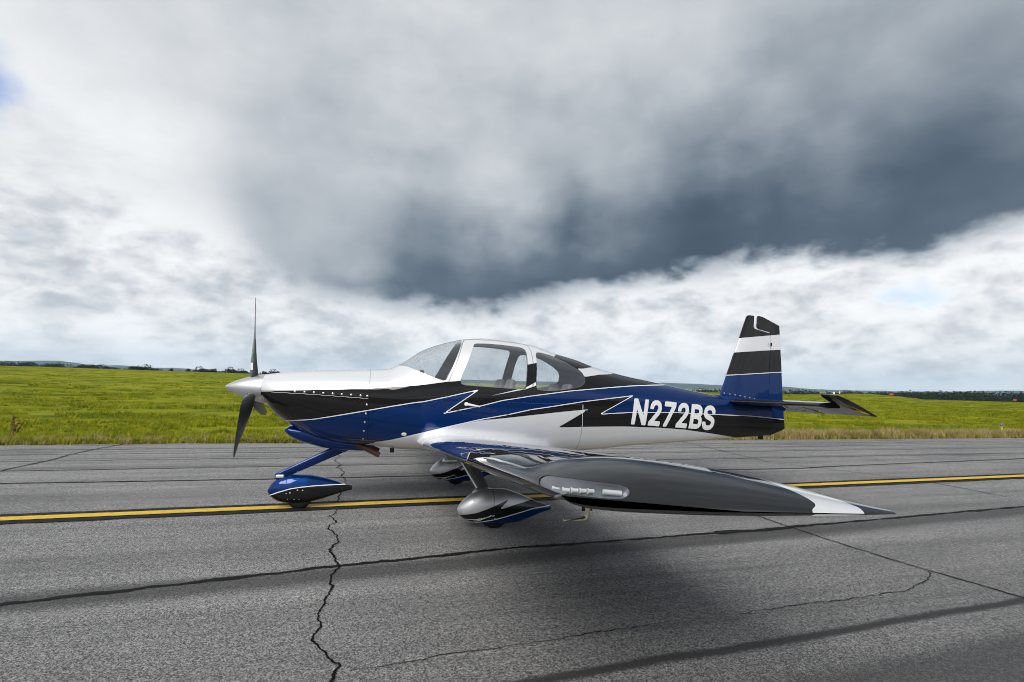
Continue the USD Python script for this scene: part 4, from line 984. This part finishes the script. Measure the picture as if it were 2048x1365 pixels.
# straw-coloured verge beside the pavement, thicker to the right
n = 9000; x = gr.uniform(-9, 30, n); yy = EDGE_Y + .02 + np.abs(gr.normal(0, .45, n)) + .15 * gr.uniform(size=n)
keep = gr.uniform(size=n) < np.where(x > 5.5, .95, .34 + .3 * (meshkit.noise(np.stack([x * .5, 0 * x, 0 * x], -1)) > .55)); x, yy = x[keep], yy[keep]
h = np.where(x > 5.5, 1.0, .55) * gr.uniform(.5, 1.25, len(x))
instancer('dry_grass', [blades(30, .22, .12, 21, .006, .5), blades(22, .30, .10, 22, .005, .6), blades(26, .16, .14, 23, .006, .7)], M_straw, np.c_[x, yy, ground_z(x, yy) - .01], gr.integers(0, 3, len(x)), np.stack([h, h, h], 1), 'straw coloured dry grass along the edge of the pavement', 2)
n = 1500; x = gr.uniform(-9, 30, n); yy = EDGE_Y + .05 + np.abs(gr.normal(0, .25, n)); h = gr.uniform(.5, 1.1, n)
instancer('weeds', [blades(22, .13, .14, 31, .014, .9), blades(18, .18, .12, 32, .012, .7)], M_blade, np.c_[x, yy, ground_z(x, yy) - .01], gr.integers(0, 2, n), np.stack([h, h, h], 1), 'low green weeds at the edge of the pavement', 3)
# a tall brown weed and a lush clump at the left
M_dock = simple('dry_dock_stem', (.10, .045, .020), .8, vary=.3, scale=30)
def dock():
    r = np.random.default_rng(3); parts = []
    for k in range(4):
        b = np.array([r.uniform(-.05, .05), r.uniform(-.05, .05), 0]); t = b + [r.uniform(-.05, .22), r.uniform(-.1, .1), r.uniform(.42, .62)]
        m = (b + t) / 2 + [.02, 0, .03]; parts.append(tube([b, m, t], [.006, .005, .003], 5))
        for j in range(26):
            q = r.uniform(.45, 1); c = trimesh.creation.icosphere(0, r.uniform(.008, .017)); c.apply_translation(b + (t - b) * q + r.normal(0, .014, 3)); parts.append(c)
    return parts
wd = thing('dry_weed', 'tall reddish brown weed standing at the left edge of the pavement', 'weed', (-5.55, 7.0, float(ground_z(-5.55, 7.0))))
ps = dock(); put('stem', trimesh.util.concatenate(ps[:1] + ps[27:28] + ps[54:55] + ps[81:82]), M_dock, wd); put('seed_head', trimesh.util.concatenate([p for i, p in enumerate(ps) if i % 27]), M_dock, wd)

# ------------------------------------------------------------------ trees
def make_leaf(name, a, b):
    g = G(); n = g.noise(g.obj(), 1.4, 3, .6); r = g.node('geometry', 'random_per_island')
    c = g.mix(g.m('add', g.m('multiply', n, .6), g.m('multiply', r, .4)), a, b)
    return g.make(name, surface=g.node('mix_closure', 'closure', fac=.25, closure1=g.node('principled_bsdf', 'BSDF', base_color=c, roughness=.6, specular_ior_level=.2), closure2=g.node('translucent_bsdf', 'BSDF', color=c)))
M_leaf = make_leaf('tree_leaf', (.007, .014, .005), (.028, .043, .012)); M_bark = simple('tree_bark', (.06, .05, .04), .9, vary=.3)
def crown(seed, h, w, n=420, low=.22):
    r = np.random.default_rng(seed); V, F = [], []
    blobs = [(r.normal(0, w * .22), r.normal(0, w * .22), h * r.uniform(low + .18, .86), r.uniform(.22, .36) * w) for _ in range(9)]
    for i in range(n):
        bx, by, bz, br = blobs[r.integers(len(blobs))]
        d = r.normal(size=3); d /= np.linalg.norm(d); c = np.array([bx, by, bz]) + d * br * r.uniform(.55, 1.05) * [1, 1, .85]
        s = h * r.uniform(.025, .055); u = r.normal(size=3); u /= np.linalg.norm(u); q = np.cross(u, r.normal(size=3)); q /= np.linalg.norm(q)
        k = len(V); V += [c - u * s, c + q * s * .8, c + u * s, c - q * s * .8]; F += [(k, k + 1, k + 2), (k, k + 2, k + 3)]
    return tm(V, F)
def trunk(seed, h):
    r = np.random.default_rng(seed + 50); parts = [tube([(0, 0, -.3), (.05, 0, h * .3), (-.03, .04, h * .75)], [h * .03, h * .024, h * .008], 7)]
    for k in range(5):
        a = r.uniform(0, 6.28); z0 = h * r.uniform(.25, .5); parts.append(tube([(0, 0, z0), (math.cos(a) * h * .12, math.sin(a) * h * .12, z0 + h * .15), (math.cos(a) * h * .2, math.sin(a) * h * .2, z0 + h * .3)], [h * .012, h * .008, h * .003], 5))
    return trimesh.util.concatenate(parts)
def px_dir(px, py):
    d = FWD + (px - 1024) / 1060.951 * RIGHT + (682.5 - py) / 1060.951 * UP
    return d / np.hypot(d[0], d[1])
def at_px(px, py, r):
    """the point at horizontal distance r seen at a photograph pixel."""
    return CAM + px_dir(px, py) * r
first = {}
def tree(px, ytop, r, wide, kind, label, group=None):
    top = at_px(px, ytop, r); base = float(ground_z(top[0], top[1])); H = top[2] - base
    t = thing('tree', label, 'tree', (top[0], top[1], base), 0.0, group)
    t.AddRotateZOp().Set(float(px * 37 % 360)) if True else None
    t.AddScaleOp().Set(Gf.Vec3f(float(H * wide), float(H * wide), float(H)))
    if kind not in first:
        first[kind] = t
        put('trunk', trunk(kind, 1.0), M_bark, t, smooth=40); put('crown', crown(kind, 1.0, .8 if kind != 2 else .55, 800, .1 if kind == 1 else .25), M_leaf, t, smooth=False)
    else:
        t.GetPrim().GetReferences().AddInternalReference(first[kind].GetPath()); t.GetPrim().SetInstanceable(True)
    return t
for px, yt, r, w, k, lab in [
    (183, 728.5, 330, 1.3, 1, 'wide low tree at the right end of the left tree belt'), (210, 731.5, 330, 1.2, 0, 'small tree just right of the end of the left tree belt'),
    (262, 730.5, 330, 1.5, 1, 'broad dark tree, the left one of a pair under the hill'), (291, 731.5, 330, 1.35, 0, 'broad dark tree, the right one of a pair under the hill'), (312, 736.5, 330, 1.6, 1, 'low bush hugging the ground right of the pair of trees'),
    (342, 736, 330, .8, 2, 'small narrow tree alone in front of the distant low hill'), (377, 736.5, 330, .9, 2, 'narrow tree at the right end of the distant low hill'), (388, 739, 330, 1.6, 1, 'low bushy tree between the narrow tree and the taller one'), (404, 735.5, 330, 1.2, 0, 'tallest tree of the middle group left of the propeller'),
    (416, 740, 330, 1.5, 1, 'low dark tree in the gap right of the tallest one'), (427, 736, 330, .9, 2, 'slim tree standing alone left of the propeller'), (443, 742, 330, 1.6, 1, 'low hedge like tree halfway to the propeller'), (460, 736.5, 330, 1.0, 0, 'tree with an uneven top just left of the spinner'), (472, 739.5, 330, 1.3, 1, 'rounded tree next to the one left of the spinner'), (484, 740, 330, 1.3, 0, 'rounded tree closest to the left of the propeller blade'), (493, 741, 330, .9, 2, 'small thin tree beside the foot of the propeller blade'),
    (531, 741.5, 330, 1.1, 2, 'small tree just right of the propeller blade'), (548, 741, 330, 1.2, 0, 'small tree above the front of the cowling'),
    (1724, 781.5, 420, 1.5, 1, 'pale round tree showing above the grassy mound right of the tail'), (1694, 784, 420, 1.0, 0, 'small tree on the skyline left of the round tree by the mound')]:
    tree(px, yt, r, w, k, lab)
def wood(name, spots, label, seed):
    r = np.random.default_rng(seed); pos, sc = [], []
    for px0, px1, n, r0, r1, tops in spots:
        for i in range(n):
            px = r.uniform(px0, px1); rr = r.uniform(r0, r1); yt = np.interp(px, *tops) + r.normal(0, .9) + (1.5 if r.uniform() < .3 else 0)
            t = at_px(px, yt, rr); b = float(ground_z(t[0], t[1])); H = max(t[2] - b, 1.5); pos.append((t[0], t[1], b)); w = r.uniform(.85, 1.35); sc.append((H * w, H * w, H))
    pi = instancer(name, [crown(k, 1.0, .8, 260, .05) for k in (60, 61, 62)], M_leaf, pos, r.integers(0, 3, len(pos)), np.array(sc), label, seed)
wood('woodland', [(-120, 180, 130, 330, 390, ([-120, 0, 60, 100, 140, 200], [721, 724.5, 725.5, 727.5, 730, 733])), (150, 570, 150, 345, 400, ([150, 250, 400, 570], [735, 739, 744, 748]))], 'belt of dark trees on the skyline left of the propeller', 41)
wood('woodland', [(1290, 1460, 70, 380, 440, ([1290, 1400, 1460], [778, 779.5, 781])), (1560, 1800, 120, 380, 440, ([1560, 1600, 1640, 1720, 1800], [783, 782, 785, 787, 786])), (1760, 2180, 230, 400, 470, ([1760, 1830, 1950, 2048, 2180], [787, 785.5, 786, 788, 791]))], 'belt of dark trees on the skyline behind the tail and to the right', 42)
# hills
def hills():
    PXS = [-400, 0, 50, 115, 150, 170, 200, 250, 300, 330, 345, 365, 385, 410, 500, 800, 1200, 1300, 1347, 1400, 1440, 1520, 1567, 1611, 1660, 1800, 1900, 1960, 2000, 2048, 2300]
    DY = [18, 19, 20, 21.5, 19, 16.5, 15, 15.5, 12.5, 12.5, 13.5, 13, 11.5, 9, 6, 3, 4, 6, 6.5, 6, 4, 4, 4.5, 2, .5, .5, 2, 5, 7, 7.5, 8]
    px = np.linspace(-400, 2300, 500); R = []
    hy = lambda p: 741.1 + .02377 * p
    dy = PI(PXS, DY)(px) + (meshkit.fbm(np.stack([px * .06, 0 * px, 0 * px], -1), 3, 8) - .5) * 1.2
    rr = 4600.0
    top = np.array([at_px(p, hy(p) - d, rr) for p, d in zip(px, dy)])
    rows = []
    for k, (q, hz) in enumerate(((.80, -.2), (.86, .25), (.92, .62), (.97, .92), (1.0, 1.0), (1.05, .8), (1.15, .2), (1.25, -.2))):
        v = top.copy(); v[:, :2] = CAM[:2] + (top[:, :2] - CAM[:2]) * q
        v[:, 2] = -14 + (top[:, 2] + 14) * max(hz, -.1) + (meshkit.fbm(np.c_[v[:, 0] * .004, v[:, 1] * .004, 0 * v[:, 0]], 4, 3) - .5) * 14 * (k not in (4,))
        rows.append(v)
    v = np.array(rows); f = grid_faces(v.shape[0], v.shape[1])
    m = tm(v.reshape(-1, 3), f)
    if m.face_normals[:, 2].mean() < 0: m.invert()
    return m
M_hill = simple('wooded_hill', (.014, .028, .024), .9, vary=.35, scale=.02)
tag(put('hills', hills(), M_hill, smooth=True), 'long low wooded hills fading blue behind the tree line', kind='structure')

# ------------------------------------------------------------------ small airfield things
M_yel = simple('yellow_plastic', (.62, .42, .02), .45, vary=.1); M_bluelens = simple('blue_lens', (.02, .04, .35), .15, coat=1.0); M_orange = simple('orange_sign_paint', (.55, .10, .03), .5, vary=.1); M_signwhite = simple('white_marker_paint', (.75, .75, .72), .5, vary=.1)
x, y = 23.44, 7.2; zg = float(ground_z(x, y))
tl = thing('taxiway_light', 'yellow taxiway edge light with a blue lens standing in the dry grass', 'light', (x, y, zg))
ck = lambda r0, r1, z0, z1, n=20: loft([ring(0, 1, 0, 0, n)[:, [1, 2, 0]] * [r, r, 0] + [0, 0, z] for r, z in ((r0, z0), (r1, z1))])
put('stake', ck(.034, .030, -.05, .30 - zg), M_yel, tl, smooth=40); put('collar', ck(.05, .05, .30 - zg, .325 - zg), M_yel, tl, smooth=40)
put('lens', loft([ring(0, 1, 0, 0, 20)[:, [1, 2, 0]] * [r, r, 0] + [0, 0, z - zg] for r, z in ((.044, .325), (.046, .36), (.040, .395), (.022, .415), (.004, .42))]), M_bluelens, tl, smooth=50)
def board(px, py, r, w, h, mat, name, label, cat):
    p = at_px(px, py, r); g_ = float(ground_z(p[0], p[1])); t = thing(name, label, cat, (p[0], p[1], g_), -math.radians(theta_r(p[0], p[1])[0]))
    b = max(p[2] - h / 2 - g_, .1)
    put('panel', box((-w / 2, -.05, b), (w / 2, .05, b + h), .03), mat, t); 
    for s in (-1, 1): put('leg', box((s * w * .35 - .03, -.03, -.2), (s * w * .35 + .03, .03, b - .002)), M_dark, t)
board(1783, 789.0, 118, .6, .24, M_orange, 'runway_sign', 'orange red runway sign on the right slope of the mound', 'sign')
board(1831, 797.6, 112, .4, .15, M_orange, 'runway_sign', 'small pale orange sign at the right foot of the mound', 'sign')
board(2030, 800.6, 122, .42, .2, M_orange, 'runway_sign', 'orange red sign near the right edge below the woods', 'sign')
board(1668, 786.8, 122, .32, .42, M_signwhite, 'marker_post', 'small white marker on the crest left of the mound', 'marker')
board(1679, 786.5, 124, .16, .5, M_signwhite, 'marker_post', 'thin grey post just right of the white marker', 'marker')

# ------------------------------------------------------------------ haze
def make_haze():
    g = G(); v = g.node('principled_volume', 'volume', color=(.55, .78, 1.0), density=HAZE, anisotropy=0.0)
    return g.make('haze_air', volume=v)
HAZE = 8e-5
hz = trimesh.creation.box([16400, 16400, 270]); hz.apply_translation([0, 0, -30 + 135])
tag(put('haze', hz, make_haze(), smooth=False), 'thin summer haze over the airfield', kind='stuff')
